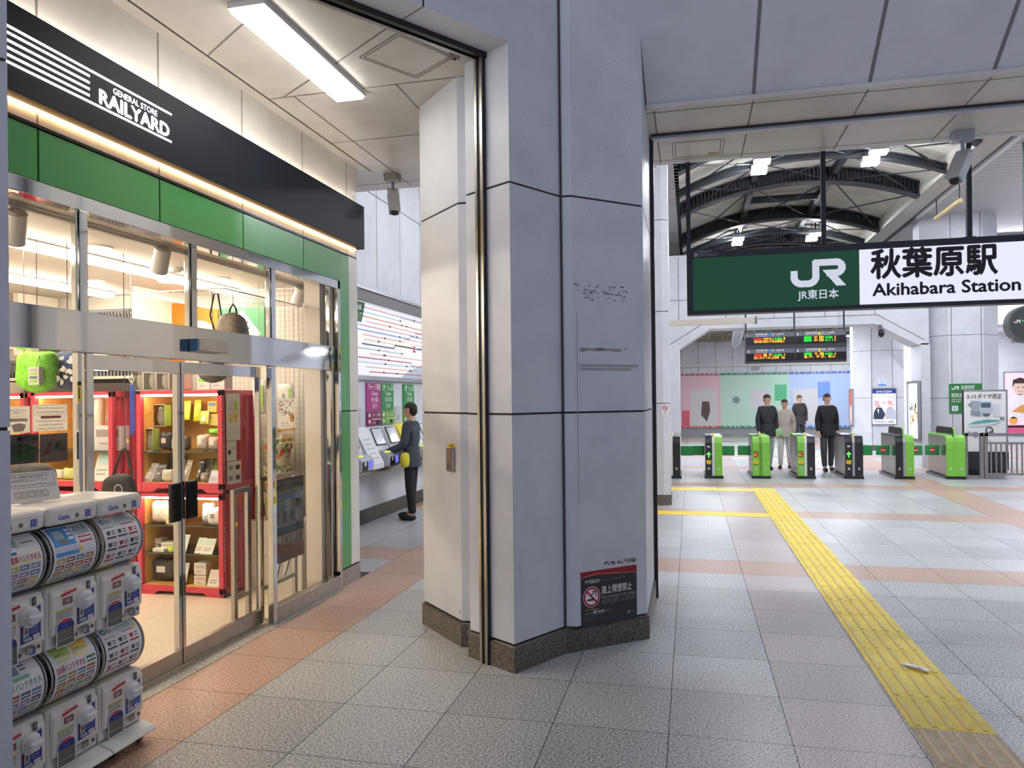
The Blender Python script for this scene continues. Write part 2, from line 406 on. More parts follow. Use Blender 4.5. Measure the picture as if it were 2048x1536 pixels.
# lintel over the aisle: soffit between shutter slot and outer face, and the grey outer face
oc = Vector((-1.089, 4.518)); of = oc-SH*4.2
c = MB(); c.ext([(tr.x, tr.y, ZC), (oc.x, oc.y, ZC), (of.x, of.y, ZC), (far.x, far.y, ZC)], (0, 0, 2.4), PANEL)
for s in (.64, 1.9, 3.1):
    q = oc-SH*s; c.M = frame((q.x, q.y, 0), (SH.x, SH.y, 0)); c.rect(-.006, ZC, .006, 6.3, JOINT, 1); c.M = Matrix.Identity(4)
    q2 = tr-SH*s; joint_line(c, [tuple(q), tuple(q2)], ZC-.0015, .01, JL)
struct(c.build('beam'), 'grey panelled lintel above the shop aisle')
# sloping bulkhead and flat soffit on the right
zs = 3.94
def zslope(y): return zs+.012+.67*(5.84-y)
c = MB(); L_ = [(-.3, 5.84), (-.317, 5.365), (-.765, 4.953), (-.839, 4.949), (-1.089, 4.518), (-2.1, 3.084), (9, 3.084), (9, 5.84)]
pts = [(x, y, zslope(y)) for x, y in L_]; c.ext(pts, (0, .06, .1), PANEL)
c.box(-.31, 9, 5.80, 5.84, zs-.004, zs+.03, CEILP)
for x in (.485, 1.285, 2.085, 2.885, 3.685, 4.485):
    c.add([(x-.012, 5.838, zslope(5.838)-.004), (x+.012, 5.838, zslope(5.838)-.004), (x+.012, 3.1, zslope(3.1)-.004), (x-.012, 3.1, zslope(3.1)-.004)], [(0, 1, 2, 3)], P('77767c'))
struct(c.build('wall_slope'), 'sloping bluish grey panel bulkhead over the right opening')
c = MB(); c.box(-.317, 9, 5.84, 7.2, zs, zs+.1, CEILP); c.box(-.317, 9, 7.2, 7.25, zs-.0, 7.2, PANEL)
zj = zs-.0015
joint_line(c, [(-.31, 5.90), (9, 5.90)], zj, .01, JL); joint_line(c, [(-.31, 7.12), (9, 7.12)], zj, .01, JL)
for x in (.485, 1.285, 2.085, 2.885, 3.685, -.25): joint_line(c, [(x, 5.84), (x, 7.2)], zj, .014, JL)
for s in (0, .025):
    joint_line(c, [(-.13+s, 6.63+s), (.31-s, 6.63+s), (.31-s, 7.07-s), (-.13+s, 7.07-s), (-.13+s, 6.63+s)], zj, .008, JL)
c.add([(.18, 6.99, zj-.001), (.27, 6.99, zj-.001), (.27, 7.03, zj-.001), (.18, 7.03, zj-.001)], [(0, 1, 2, 3)], P('a8a33c'))
struct(c.build('ceiling_soffit'), 'flat grey soffit over the right opening')

# ---- left edge pillar (near the camera)
E0 = Vector((-2.62, 2.39)); n_ = Vector((-.817, .576)); body = [E0, E0+n_*.045, E0-SH*.34+n_*.045, E0-SH*.34+n_*.5, E0-SH*2.2+n_*.5, E0-SH*2.2]
p = MB()
for z0, z1 in ((.02, 1.611), (1.625, 3.072), (3.086, 6.3)): p.prism([tuple(q) for q in body], z0, z1, PANEL)
p.prism(poly_off([tuple(q) for q in body], -.008), 0, 6.3, JOINT)
struct(p.build('pillar'), 'dim grey pillar edge at the left of the view')

# ---- shop front
XF = -3.12
w = MB(); w.box(XF-.12, XF, 1.2, 6.62, 3.09, 3.965, PANELC)
w.box(XF-.12, XF-.01, 1.2, 6.62, 2.8, 3.09, JOINT)
for y in (2.15, 3.01, 3.872, 4.735, 5.59, 6.40): w.M = frame((XF, y, 0), (0, 1, 0)); w.rect(-.006, 3.09, .006, 3.965, P('8a857c'), 1)
w.M = Matrix.Identity(4)
w.box(XF-.12, XF, 6.437, 6.62, 1.622, 3.078, PANELC); w.box(XF-.12, XF, 6.437, 6.62, .17, 1.612, PANELC); w.box(XF-.12, XF-.012, 6.24, 6.615, 0, 3.09, JOINT)
w.box(XF-.13, XF+.004, 6.20, 6.62, 0, .155, STEELB)
W_L = struct(w.build('wall_left'), 'cream panel shop front wall with green panels')
ys_ = [1.2, 2.15, 3.01, 3.872, 4.735, 5.59, 6.24]
for a, b in zip(ys_, ys_[1:]):
    MB().box(XF-.05, XF+.004, a+.006, b-.006, 2.815, 3.07, GREENP).build('green_panel', W_L)
MB().box(XF-.05, XF+.004, 6.246, 6.431, 1.622, 3.07, GREENP).box(XF-.05, XF+.004, 6.235, 6.25, 2.815, 3.07, GREENP).build('green_panel', W_L)
MB().box(XF-.05, XF+.004, 6.246, 6.431, .17, 1.612, GREENP).build('green_panel', W_L)
MB().box(XF-.03, XF+.006, 1.2, 6.24, 3.078, 3.094, STEELD).build('ledge', W_L)
# upper and side windows with polished steel frames
f = MB()
f.box(-3.20, XF+.006, 1.2, 6.245, 2.735, 2.812, STEEL)                                     # head
f.box(-3.21, XF+.02, 1.2, 6.08, 1.985, 2.20, STEEL)                                         # door engine cover
f.box(-3.19, XF+.006, 6.2, 6.245, .0, 2.812, STEEL)
f.box(-3.19, XF+.01, 1.2, 3.26, .0, .13, STEELB); f.box(-3.19, XF+.01, 5.135, 6.2, 0, .13, STEELB)
f.box(-3.16, XF+.008, 3.295, 3.345, 0, 1.985, STEEL); f.box(-3.155, XF+.006, 3.245, 3.27, 0, 1.985, STEEL)
f.box(-3.16, XF+.008, 5.085, 5.14, 0, 1.985, STEEL)
f.box(-3.155, XF+.006, 6.04, 6.06, .13, 1.985, STEEL)
for y in (3.29, 4.19, 5.13): f.box(-3.155, XF+.006, y-.03, y+.025, 2.2, 2.735, STEEL)
[f.box(-3.155, XF, ya, ya+.012, 2.2, 2.735, STEEL) for ya in (3.24, 4.14, 5.075)]; f.box(-3.155, XF, 6.04, 6.06, 2.2, 2.735, STEEL)
struct(f.build('trim_7', bevel=.003), 'polished steel frame of the shop front')
wi = 1
for (a, b, z0, z1) in ((1.2, 3.225, 2.2, 2.735), (3.315, 4.125, 2.2, 2.735), (4.215, 5.06, 2.2, 2.735), (5.155, 6.04, 2.2, 2.735), (1.2, 3.23, .13, 1.985), (5.14, 6.04, .13, 1.985), (6.06, 6.2, .13, 2.735)):
    struct(MB().add([(-3.15, a, z0), (-3.15, b, z0), (-3.15, b, z1), (-3.15, a, z1)], [(0, 1, 2, 3)], GLASS).build('window_%d' % wi), 'clear glass pane of the shop front'); wi += 1
for i, (a, b, hs) in enumerate(((3.34, 4.158, 1), (4.168, 5.085, 0))):
    d = MB(); x0, x1 = -3.245, -3.205
    d.box(x0, x1, a, b, 1.9, 1.978, STEEL); d.box(x0, x1, a, b, .018, .125, STEELB)
    d.box(x0, x1, a, a+.028, .125, 1.9, STEEL); d.box(x0, x1, b-.028, b, .125, 1.9, STEEL)
    if i == 0: d.box(x0+.005, x1-.005, b, b+.01, .02, 1.978, BLACK)
    D = struct(d.build('door_%d' % (i+1), bevel=.002), ['left', 'right'][i]+' sliding glass leaf of the shop door')
    MB().add([(-3.225, a+.02, .12), (-3.225, b-.02, .12), (-3.225, b-.02, 1.91), (-3.225, a+.02, 1.91)], [(0, 1, 2, 3)], GLASS).build('glass_pane', D)
    yc = b-.075 if hs else a+.075
    h = MB().box(x1-.002, x1+.022, yc-.045, yc+.045, .955, 1.20, BLACK)
    for q in range(5): h.box(x1+.02, x1+.03, yc-.04+q*.018, yc-.032+q*.018, .96, 1.195, RUBBER)
    h.build('handle', D, bevel=.003)

# ---- shop room shell
SW = mat('shop_white', 'f1ede4', .6)
s = MB(); s.box(-7.7, -3.25, 6.56, 6.62, 0, 2.95, SW)
s.build('wall_shop_end'); struct(bpy.data.objects['wall_shop_end'], 'white end wall inside the shop')
struct(MB().box(-7.75, -7.6, .9, 6.6, 0, 2.95, SW).build('wall_shop_back'), 'white back wall inside the shop')
struct(MB().box(-7.7, -3.25, .8, .9, 0, 2.95, SW).build('wall_shop_front'), 'white near wall inside the shop')
struct(MB().box(-7.7, -3.2, .8, 6.6, 2.83, 2.95, SW).build('ceiling_shop'), 'white ceiling inside the shop')
xa, xb, xc = ay(611, 900, 6.05).x, ay(642, 900, 6.05).x, ay(676, 900, 6.12).x
s = MB().box(xa, xb, 6.05, 6.16, .005, 2.829, mat('pillar_ivory', 'efe6d8', .5))
s.M = frame((xa, 6.05, 0), (1, 0, 0)); s.rect(0, .01, xb-xa, .1, P('d8cfc0'), 1)
struct(s.build('pillar_shop'), 'ivory boxed pillar just inside the shop window')
struct(MB().box(xb+.002, min(xc, -3.175), 6.12, 6.15, .02, 2.8, mat('mirror', 'e6dfd2', .02, 1)).build('trim_8'), 'mirror panel on the end of the shop window')

# ---- passage wall with the ticket machines (runs away on the left)
XM = -4.43
w = MB(); w.box(XM-.2, XM, 6.62, 36, 0, 6.0, PANEL)
w.M = frame((XM, 0, 0), (0, 1, 0))
for y in (7.3, 8.0, 8.7, 9.35, 10.06, 10.95, 11.85, 12.8, 13.7): w.rect(y, 3.36, y+.012, 6.0, JOINT, 1)
w.rect(6.62, 4.68, 36, 4.692, JOINT, 1)
for y in (9.75, 10.35, 10.8, 11.4, 12.0, 12.6): w.rect(y, .2, y+.008, .62, P('9a9ca2'), 1)
w.M = Matrix.Identity(4)
w.box(XM-.01, XM+.012, 6.62, 36, 0, .2, STEELD)
struct(w.build('wall_passage'), 'white panel wall of the ticket passage')
# ---- outer hall shell
RIB = mat('ribbed_soffit', 'bdbbbf', .5)
def ribbed(x0, x1, y0, y1, z, name, lab, step=.14):
    r_ = MB(); r_.box(x0, x1, y0, y1, z+.03, z+.08, RIB); y = y0
    while y < y1: r_.box(x0, x1, y+.01, min(y+step-.01, y1), z, z+.031, RIB); y += step
    struct(r_.build(name), lab)
ribbed(-4.43, -.17, 7.34, 34, 5.9, 'ceiling_left', 'ribbed grey ceiling left of the arched roof', .2)
ribbed(5.28, 12, 7.25, 24, 5.9, 'ceiling_right', 'ribbed grey ceiling right of the arched roof', .2)
struct(MB().box(5.28, 12, 24, 24.2, 3.7, 6, PANEL).box(6.9, 12, 24.2, 34, 3.7, 3.8, mat('flat_white_ceiling', 'c9cacf', .6)).build('ceiling_rear'), 'lower white ceiling beyond the right pillar')
struct(MB().box(-4.6, -.3, 7.33, 7.38, 3.96, 6.2, PANEL).build('wall_upstand'), 'white upstand above the aisle ceiling edge')
struct(MB().box(12, 12.2, 3, 36, 0, 7.2, PANEL).build('wall_right'), 'white wall at the far right')
struct(MB().box(-4.7, 12.2, 2.9, 36, 7.2, 7.3, PANEL).build('sky_block_slab'), 'unseen slab added above the hall to keep sky light out')  # unseen slab put in to keep sky light from leaking into the hall
struct(MB().box(9, 9.1, 3, 7.2, 0, 7.2, PANEL).build('wall_entrance'), 'wall beside the right opening')
# arched roof: corrugated sheet, deep curved ribs, purlins, tie rods
def arc_z(x, z0, r_): return z0-(r_-math.sqrt(r_*r_-(x-2.4)**2))
ROOFM = noisy('roof_sheet', 'c6c2b9', 'bcb8af', 'd0ccc3', 3, rough=.55)
rf = MB(); X0, X1, NX = -.17, 4.76, 18; vs = []; fs = []; yy = 7.3; rows = 0
while yy < 34:
    z_ = .025 if rows % 2 else 0
    for i in range(NX+1):
        x = X0+(X1-X0)*i/NX; vs.append((x, yy, arc_z(x, 6.67, 6.1)+z_))
    rows += 1; yy += .09
for j in range(rows-1):
    for i in range(NX): fs.append((j*(NX+1)+i, j*(NX+1)+i+1, (j+1)*(NX+1)+i+1, (j+1)*(NX+1)+i))
rf.add(vs, fs, ROOFM)
rf.box(-.25, -.17, 7.3, 34, 5.9, 6.6, PANEL)
struct(rf.build('roof'), 'pale corrugated arched roof over the gates')
DKS = mat('dark_blue_steel', '14181f', .55)
def arch(y, d, wdt, name='beam_arch'):
    a = MB(); NA = 22; t_ = .018
    xs_ = [X0+(4.74-X0)*i/NA for i in range(NA+1)]
    def sw(y0, y1, zo0, zo1):
        v = []; f_ = []
        for x in xs_:
            b = arc_z(x, 6.35, 6.0); v += [(x, y0, b+zo0), (x, y1, b+zo0), (x, y1, b+zo1), (x, y0, b+zo1)]
        for i in range(NA):
            for k_ in range(4): f_.append((i*4+k_, i*4+(k_+1) % 4, i*4+4+(k_+1) % 4, i*4+4+k_))
        f_ += [(3, 2, 1, 0), (NA*4, NA*4+1, NA*4+2, NA*4+3)]; a.add(v, f_, DKS)
    sw(y-wdt/2, y+wdt/2, 0, .03); sw(y-wdt/2, y+wdt/2, d-.03, d); sw(y-t_, y+t_, .02, d-.01)
    if wdt > .2:
        for i in range(60):
            x = X0+(4.74-X0)*(i+.5)/60; b = arc_z(x, 6.35, 6.0); a.box(x-.012, x+.012, y-wdt/2+.03, y-.01, b+.03, b+d-.03, DKS)
    struct(a.build(name), 'dark curved steel rib under the arched roof')
for y in (10.46, 13.86, 17.26, 20.65, 24.05, 27.4): arch(y, .32, .26)
for y in (15.5, 22.3): arch(y, .16, .14)
b = MB()
for x in (1.4, 3.05):
    z_ = arc_z(x, 6.35, 6.0)
    b.box(x-.06, x+.06, 10, 28, z_+.12, z_+.28, DKS)
z_ = arc_z(2.2, 6.35, 6.0); b.box(1.4, 3.0, 18.85, 18.95, z_+.05, z_+.2, DKS)
for (ya, yb) in ((10.46, 13.86), (13.86, 15.5), (15.5, 17.26), (17.26, 20.65), (20.65, 22.3), (22.3, 24.05)):
    for xa, xb in ((.0, 1.4), (1.4, 3.05), (3.05, 4.7)):
        za, zb = arc_z(xa, 6.42, 6.0), arc_z(xb, 6.42, 6.0)
        b.cyl((xa, ya, za), (xb, yb, zb), .014, DKS, 6); b.cyl((xa, yb, za), (xb, ya, zb), .014, DKS, 6)
        mx = ((xa*.3+xb*.7), (ya*.3+yb*.7), (za*.3+zb*.7)); dx = Vector((xb-xa, yb-ya, zb-za)).normalized()*.12
        b.cyl(Vector(mx)-dx, Vector(mx)+dx, .026, DKS, 6)
struct(b.build('beam_purlin'), 'dark purlins and tie rods under the arched roof')
b = MB(); BEAM = mat('edge_beam_cream', 'b7b3a9', .45)
b.box(4.74, 5.14, 7.25, 33, 5.9, 6.9, BEAM); b.box(5.14, 5.2, 7.25, 33, 5.93, 6.9, STEELD); b.box(5.2, 5.29, 7.25, 19.2, 5.86, 6.0, mat('beam_white', 'dedee0', .4))
struct(b.build('beam_edge'), 'long cream edge beam beside the arched roof')

# far beam with sloping haunches over the gates, slim and octagonal pillars, back wall
def octa(cx, cy, side, ch, dep): 
    h = side/2; return [(cx-h-ch, cy+ch), (cx-h, cy), (cx+h, cy), (cx+h+ch, cy+ch), (cx+h+ch, cy+ch+dep), (cx+h, cy+2*ch+dep), (cx-h, cy+2*ch+dep), (cx-h-ch, cy+ch+dep)]
def octpillar(cx, cy, side, ch, dep, top, lab, jx):
    p = MB(); pl = octa(cx, cy, side, ch, dep)
    for z0, z1 in ((.16, 1.611), (1.622, 3.072), (3.083, 4.53), (4.541, top)): p.prism(pl, z0, z1, PANEL)
    p.prism(poly_off(pl, -.01), 0, top, JOINT); p.prism(poly_off(pl, .012), -.01, .16, GRANB)
    p.M = frame((cx, cy, 0), (1, 0, 0))
    for x in jx: p.rect(x-.006, .16, x+.006, top, JOINT, 1)
    return struct(p.build('pillar'), lab)
octpillar(6.2, 19.1, .74, .46, .5, 6.0, 'white octagonal pillar behind the fence on the right', (-.3, .32))
octpillar(5.72, 24.8, .62, .42, .4, 6.0, 'white octagonal pillar behind the ticket gates', (-.28, .3))
a = MB(); y0, y1 = 19.0, 19.8
a.ext([(-.55, y0, 2.9), (-.29, y0, 2.9), (.49, y0, 3.39), (4.25, y0, 3.39), (5.17, y0, 2.87), (5.4, y0, 2.87), (5.4, y0, 5.25), (-.55, y0, 5.25)], (0, y1-y0, 0), PANEL)
a.M = frame((0, y0, 0), (1, 0, 0))
a.line([(-.5, 3.02), (.45, 3.6), (4.3, 3.6), (5.3, 2.98)], .014, JOINT)
for x in (-.26, .87, 2.0, 3.15, 4.25): a.rect(x-.006, 3.6, x+.006, 5.2, JOINT, 1)
a.rect(-.5, 4.12, 5.3, 4.132, JOINT, 1)
a.M = Matrix.Identity(4)
a.box(-.55, -.25, y0, y1, 0, 2.9, PANEL); a.box(5.225, 5.42, y0, y1, 0, 2.9, PANEL)
struct(a.build('beam_gate'), 'white panelled beam with sloping haunches over the ticket gates')
w = MB(); w.box(-4.43, 7.0, 34, 34.2, 0, 6.5, PANEL)
w.M = frame((0, 34, 0), (1, 0, 0))
x = -.4
for d in (.75, .75, .72, .63, .6, .58, .6, .8, .8, .95, .9): w.rect(x-.008, .3, x+.008, 4.2, JOINT, 1); x += d
w.rect(-4.4, 3.0, 7, 3.012, JOINT, 1); w.rect(-4.4, 0, 7, .32, P('9a9a9c'), 1)
w.M = Matrix.Identity(4); w.box(-.6, 7, 33.93, 34, 3.06, 3.16, P('d9dccf'))
struct(w.build('wall_back'), 'white panelled back wall behind the gates')
w = MB(); w.box(7.0, 12, 28, 28.2, 0, 5, PANEL); struct(w.build('wall_rear'), 'white wall behind the right pillar')
c = MB(); c.box(-4.43, 7.0, 19.8, 34, 4.15, 4.3, mat('grid_ceiling_dark', '4a463d', .7))
GL = P('b9b4a2')
for i in range(16): c.box(-2+.55*i, -1.985+.55*i, 19.8, 34, 4.11, 4.15, GL)
for i in range(14): c.box(-4.4, 7, 20.2+i*1.0, 20.23+i*1.0, 4.11, 4.15, GL)
struct(c.build('ceiling_service'), 'dark grid service ceiling behind the beam'); c = MB()
for i in range(9): c.tube([(1.2+i*.42, 24+i % 3, 4.02), (1.5+i*.4, 26+i % 4, 3.98), (1.3+i*.45, 30, 4.03)], .035, P('77756c'), 6)
c.box(2.2, 2.9, 22.3, 23.2, 3.75, 4.10, P('8c8d8c')); c.box(2.95, 3.2, 22.3, 23.5, 3.8, 4.10, P('6d6650'))
struct(c.build('trim_10'), 'grey ducts and pipes below the service ceiling')
# slim pillar in the middle distance
sp = [(-.60, 12.35), (-.58, 12.03), (-.42, 12.0), (-.32, 12.06), (-.32, 12.5), (-.6, 12.5)]
p = MB()
for z0, z1 in ((.16, 1.611), (1.622, 3.072), (3.083, 4.53), (4.541, 6.0)): p.prism(sp, z0, z1, PANEL)
p.prism(poly_off(sp, -.008), 0, 6, JOINT); p.prism(poly_off(sp, .012), -.01, .155, GRANB)
struct(p.build('pillar'), 'slim white pillar between the big pillar and the gates')
p = MB().box(-.32, 1.03, 12.2, 12.26, 2.86, 2.95, P('cfc9ba')); p.box(1.0, 1.03, 12.19, 12.27, 2.85, 2.96, P('77736a'))
struct(p.build('trim_9'), 'cream bar reaching out from the slim pillar')
# ================================================================ CONCOURSE THINGS
ALU = mat('aluminium_frame', 'b4b5b8', .35, 1)
def jr_logo(mb, u, v, w, m, L=2):
    k = w/300.0; T = lambda pts: [(u+(x)*k, v+(155-y)*k) for x, y in pts]
    arc = lambda cx, cy, r_, a0, a1, n=7: [(cx+r_*math.cos(math.radians(a0+(a1-a0)*i/n)), cy+r_*math.sin(math.radians(a0+(a1-a0)*i/n))) for i in range(n+1)]
    s = 38*k
    mb.line(T([(19, 72), (19, 96)]+arc(60, 96, 41, 180, 90)+[(95, 137)]+arc(95, 96, 41, 90, 0)+[(136, 19), (245, 19)]+arc(245, 50, 31, -90, 90)+[(205, 81)]), s, m, L)
    mb.poly(T([(172, 62), (222, 62), (298, 155), (246, 155)]), m, L)

# ---- ceiling light over the aisle
t = thing('ceiling_light', 'bright rectangular ceiling light above the shop aisle', 'light', (-2.39, 4.335, 3.96))
MB().box(-.115, .115, -.66, .66, -.035, -.001, mat('lamp_frame', 'd9d9d9', .4)).build('frame', t)
MB().box(-.103, .103, -.648, .648, -.055, -.034, emit('lamp_panel', 'fdf8f0', 16)).build('diffuser', t)

# ---- cctv cameras
def cctv(lab, loc, aim, size=1.0, shade='9c9c9e', length=.34):
    t = thing('security_camera', lab, 'camera', loc); sh = mat('cctv_'+shade, shade, .4, .3)
    MB().box(-.075*size, .075*size, -.06*size, .06*size, -.075*size, 0, sh).build('mount', t, bevel=.004)
    e = Vector((.0, -.0, -.21*size)); MB().tube([(0, 0, -.07*size), (.005, 0, -.13*size), e*.8, e], .016*size, sh).build('arm', t)
    aim = Vector(aim).normalized(); q = aim.to_track_quat('X', 'Z').to_matrix().to_4x4()
    b = MB(Matrix.Translation(e+Vector((0, 0, -.04*size))) @ q)
    b.box(-.09*size, length*.62*size, -.05*size, .05*size, -.045*size, .045*size, sh)
    h = b.build('housing', t, bevel=.008)
    b = MB(b.M); b.box(-.10*size, length*.7*size, -.058*size, .058*size, .045*size, .056*size, mat('cctv_hood', 'c6c7ca', .35)); b.build('hood', t, bevel=.003)
    b = MB(b.M); b.cyl((length*.62*size, 0, 0), (length*.66*size, 0, 0), .034*size, BLACK); b.build('lens', t)
    return t
cctv('grey security camera hanging below the cream ceiling by the ticket passage', (-2.86, 6.9, 3.96), (.35, -.6, -1.0), .95, '8f8d8a')
cctv('silver security camera under the grey soffit beside the station sign rod', (2.27, 7.02, 3.94), (-.5, -.55, -.9), 1.05, 'aab0b8')
t = MB().box(-.03, .03, -.02, .02, -.035, 0, P('8d887c')).ball((0, 0, -.035), .012, BLACK).build('smoke_sensor', None, (-1.46, 4.58, 3.958)); tag(t, 'small beige sensor next to the black shutter slot', 'sensor')

# ---- call box and notices on the big pillar
PFu, PFv = Vector((.448, .412, 0)).normalized(), Vector((0, 0, 1)); PO = Vector((-.765, 4.953, 0))
fm = frame(Vector((-2.0, 5.37, 0)), (.443, -.446, 0))
t = thing('call_box', 'small steel call box with a yellow label on the cream pillar side', 'box', (0, 0, 0)); t.matrix_world = fm
b = MB().box(.445, .548, 1.205, 1.375, 0, .022, STEELB); b.build('plate', t, bevel=.003)
b = MB(); b.M = Matrix.Translation((0, 0, .022)); b.disc(.49, 1.30, .014, P('8a8782')); b.rect(.478, 1.235, .515, 1.26, P('55524e')); b.build('switch', t)
b = MB(); b.rect(.445, 1.372, .552, 1.402, YEL, 2); b.text('非常停止', .50, 1.38, .014, TXTK, 3, 'CENTER', bold=.01); b.build('label', t)
t = MB(); t.M = Matrix.Translation(PO+Vector((0, 0, 0))) @ frame((0, 0, 0), PFu)
u0, u1, v0, v1 = .04, .515, .155, .535
t.poly([(u0, v0), (u1, v0), (u1+.002, v1-.01), (u1-.002, v1), (u0-.004, v1-.0), (u0, v1-.02)], P('34333b', .3), 2)
t.poly([(u0-.004, v1), (u1-.002, v1), (u1, v1-.045), (u0+.2, v1-.038), (u0, v1-.035)], P('9c1a25', .3), 3)
t.line([(u0+.0, v1-.04), (u0+.12, v1-.02), (u1, v1-.05)], .003, P('c8b9bb', .2), 4)
t.text('千代田区内', u0+.03, .455, .02, TXTW, 4, bold=.01, w=.12); t.text('In Chiyoda City 千代田区内 치요다구 내', u0+.16, .458, .011, P('8a8a90'), 4, w=.21)
t.disc(u0+.088, .36, .071, TXTW, 3, ry=.071); t.ring(u0+.088, .36, .053, .067, P('b3122a'), 4)
t.rect(u0+.05, .335, u0+.112, .347, TXTK, 4); t.line([(u0+.09, .36), (u0+.085, .375), (u0+.105, .385), (u0+.1, .4), (u0+.12, .395), (u0+.125, .36)], .007, TXTK, 4)
t.line([(u0+.05, .398), (u0+.127, .322)], .013, P('b3122a'), 5)
t.text('路上喫煙禁止', u0+.172, .372, .044, TXTW, 4, bold=.012, w=.258)
t.text('No smoking on the street', u0+.172, .335, .026, P('a9a9ae'), 4, w=.29)
t.text('道路禁止吸烟 노상 흡연 금지', u0+.172, .302, .024, P('8a8a90'), 4, w=.29)
t.rect(u0+.035, .273, u0+.145, .277, P('d6b52a'), 4)
t.text('違反した場合は', u0+.03, .247, .009, P('b9b9be'), 4, w=.06); t.text('過料 ¥2,000', u0+.097, .245, .018, TXTW, 4, bold=.01, w=.095); t.text('が適用されます', u0+.20, .249, .009, P('b9b9be'), 4, w=.055)
for i, wd in enumerate((.25, .09, .23)): t.text('There will be a fine of 2,000 yen in case of violation'[:int(20+wd*100)], u0+.03, .23-i*.013, .008, P('77777c'), 4, w=wd)
t.disc(u0+.4, .215, .012, P('8d8d92'), 4); t.text('千代田区', u0+.417, .21, .01, P('8d8d92'), 4, w=.03)
t = t.build('no_smoking_notice'); tag(t, 'dark street no smoking notice with a red top edge low on the pillar', 'notice')

# ---- big hanging station name sign
t = thing('station_sign', 'long hanging Akihabara Station sign, half green and half white, in a black frame', 'sign', (0, 7.2, 0))
X0s, X1s = -.02, 2.98
b = MB().box(X0s, X1s, 0, .16, 2.49, 3.08, NAVYB); b.build('frame', t, bevel=.006)
b = MB(); b.M = frame((0, -.002, 0), (1, 0, 0))
b.rect(.035, 2.525, 1.487, 3.018, mat('sign_green_lit', '155a38', .45, es=.12), 1); b.rect(1.487, 2.525, 2.94, 3.018, mat('sign_white_lit', 'dcdcec', .4, es=.62), 1)
b.build('face', t)
b = MB(); b.M = frame((0, -.002, 0), (1, 0, 0)); LW = mat('sign_letter_white', 'd9dbe6', .4, es=.45)
jr_logo(b, .905, 2.705, .475, LW, 3); b.text('JR東日本', .965, 2.60, .068, LW, 3, w=.345, bold=.02); b.build('railway_logo', t)
b = MB(); b.M = frame((0, -.002, 0), (1, 0, 0))
b.text('秋葉原駅', 1.585, 2.775, .205, TXTK, 3, w=1.0, bold=.042); b.text('Akihabara Station', 1.595, 2.60, .112, TXTK, 3, w=1.165, bold=.035); b.build('lettering', t)
b = MB(); b.M = frame((0, -.002, 0), (1, 0, 0)); b.rect(.045, 3.03, .275, 3.07, P('4a4d57'), 2); b.rect(.05, 3.034, .08, 3.066, P('a9abb2'), 3)
b.text('節電にご協力を', .09, 3.053, .012, P('8d9098'), 3, w=.1); b.text('LED表示を採用しています', .09, 3.036, .012, P('8d9098'), 3, w=.17); b.build('sticker', t)
for x in (-.0, 1.2, 2.39):
    MB().box(x-.02, x+.02, .03, .07, 3.08, 3.94, NAVYB).box(x-.045, x+.045, .02, .08, 3.075, 3.088, NAVYB).build('hanger_rod', t)

# ---- departure board
t = thing('departure_board', 'hanging departure board with glowing green and orange train times', 'display', (0, 18.3, 0))
sx = 18.3/14.5; X0b, X1b = 1.275, 3.49; Zt, Zb = 3.205, 2.485
b = MB().box(X0b, X1b, 0, .3, Zb, Zt, mat('board_grey', '2a2c33', .4)); b.build('casing', t)
GRY = P('5c5f69'); LG = emit('led_green', '28e83c', 2.2); LO = emit('led_orange', 'ffa32b', 2.0); LR = emit('led_red', 'ff3030', 2.0); SCRN = P('050507', .2)
b = MB(); b.M = frame((0, -.002, 0), (1, 0, 0)); mid = (X0b+X1b)/2; rows_ = [(Zt-.31, Zt-.01), (Zb+.03, Zb+.33)]
txt = MB(); txt.M = b.M; led = MB(); led.M = b.M
DATA = [[('1', '京浜東北線', '上野・大宮方面', '2f7fd6', [[('RAPID', LR), ('OMIYA', LO), ('14:06', LG), ('1', LO)], [('増作業の遅れや安全確認に', LO)]]),
         ('5', '総武線(各駅停車)', '御茶ノ水・新宿方面', 'f2d420', [[('各駅停車', LG), ('中 野', LO), ('14:06', LG), ('5', LO)], [('各駅停車', LG), ('中 野', LO), ('14:11', LG), ('5', LO)]])],
        [('4', '京浜東北線', '東京・横浜方面', '2f7fd6', [[('快速', LR), ('磯 子', LO), ('14:06', LG), ('4', LO)], [('目にかけての上野駅（品', LO)]]),
         ('6', '総武線(各駅停車)', '船橋・千葉方面', 'f2d420', [[('各駅停車', LG), ('千 葉', LO), ('14:06', LG), ('6', LO)], [('亀 戸、平 井、新小', LO)]])]]
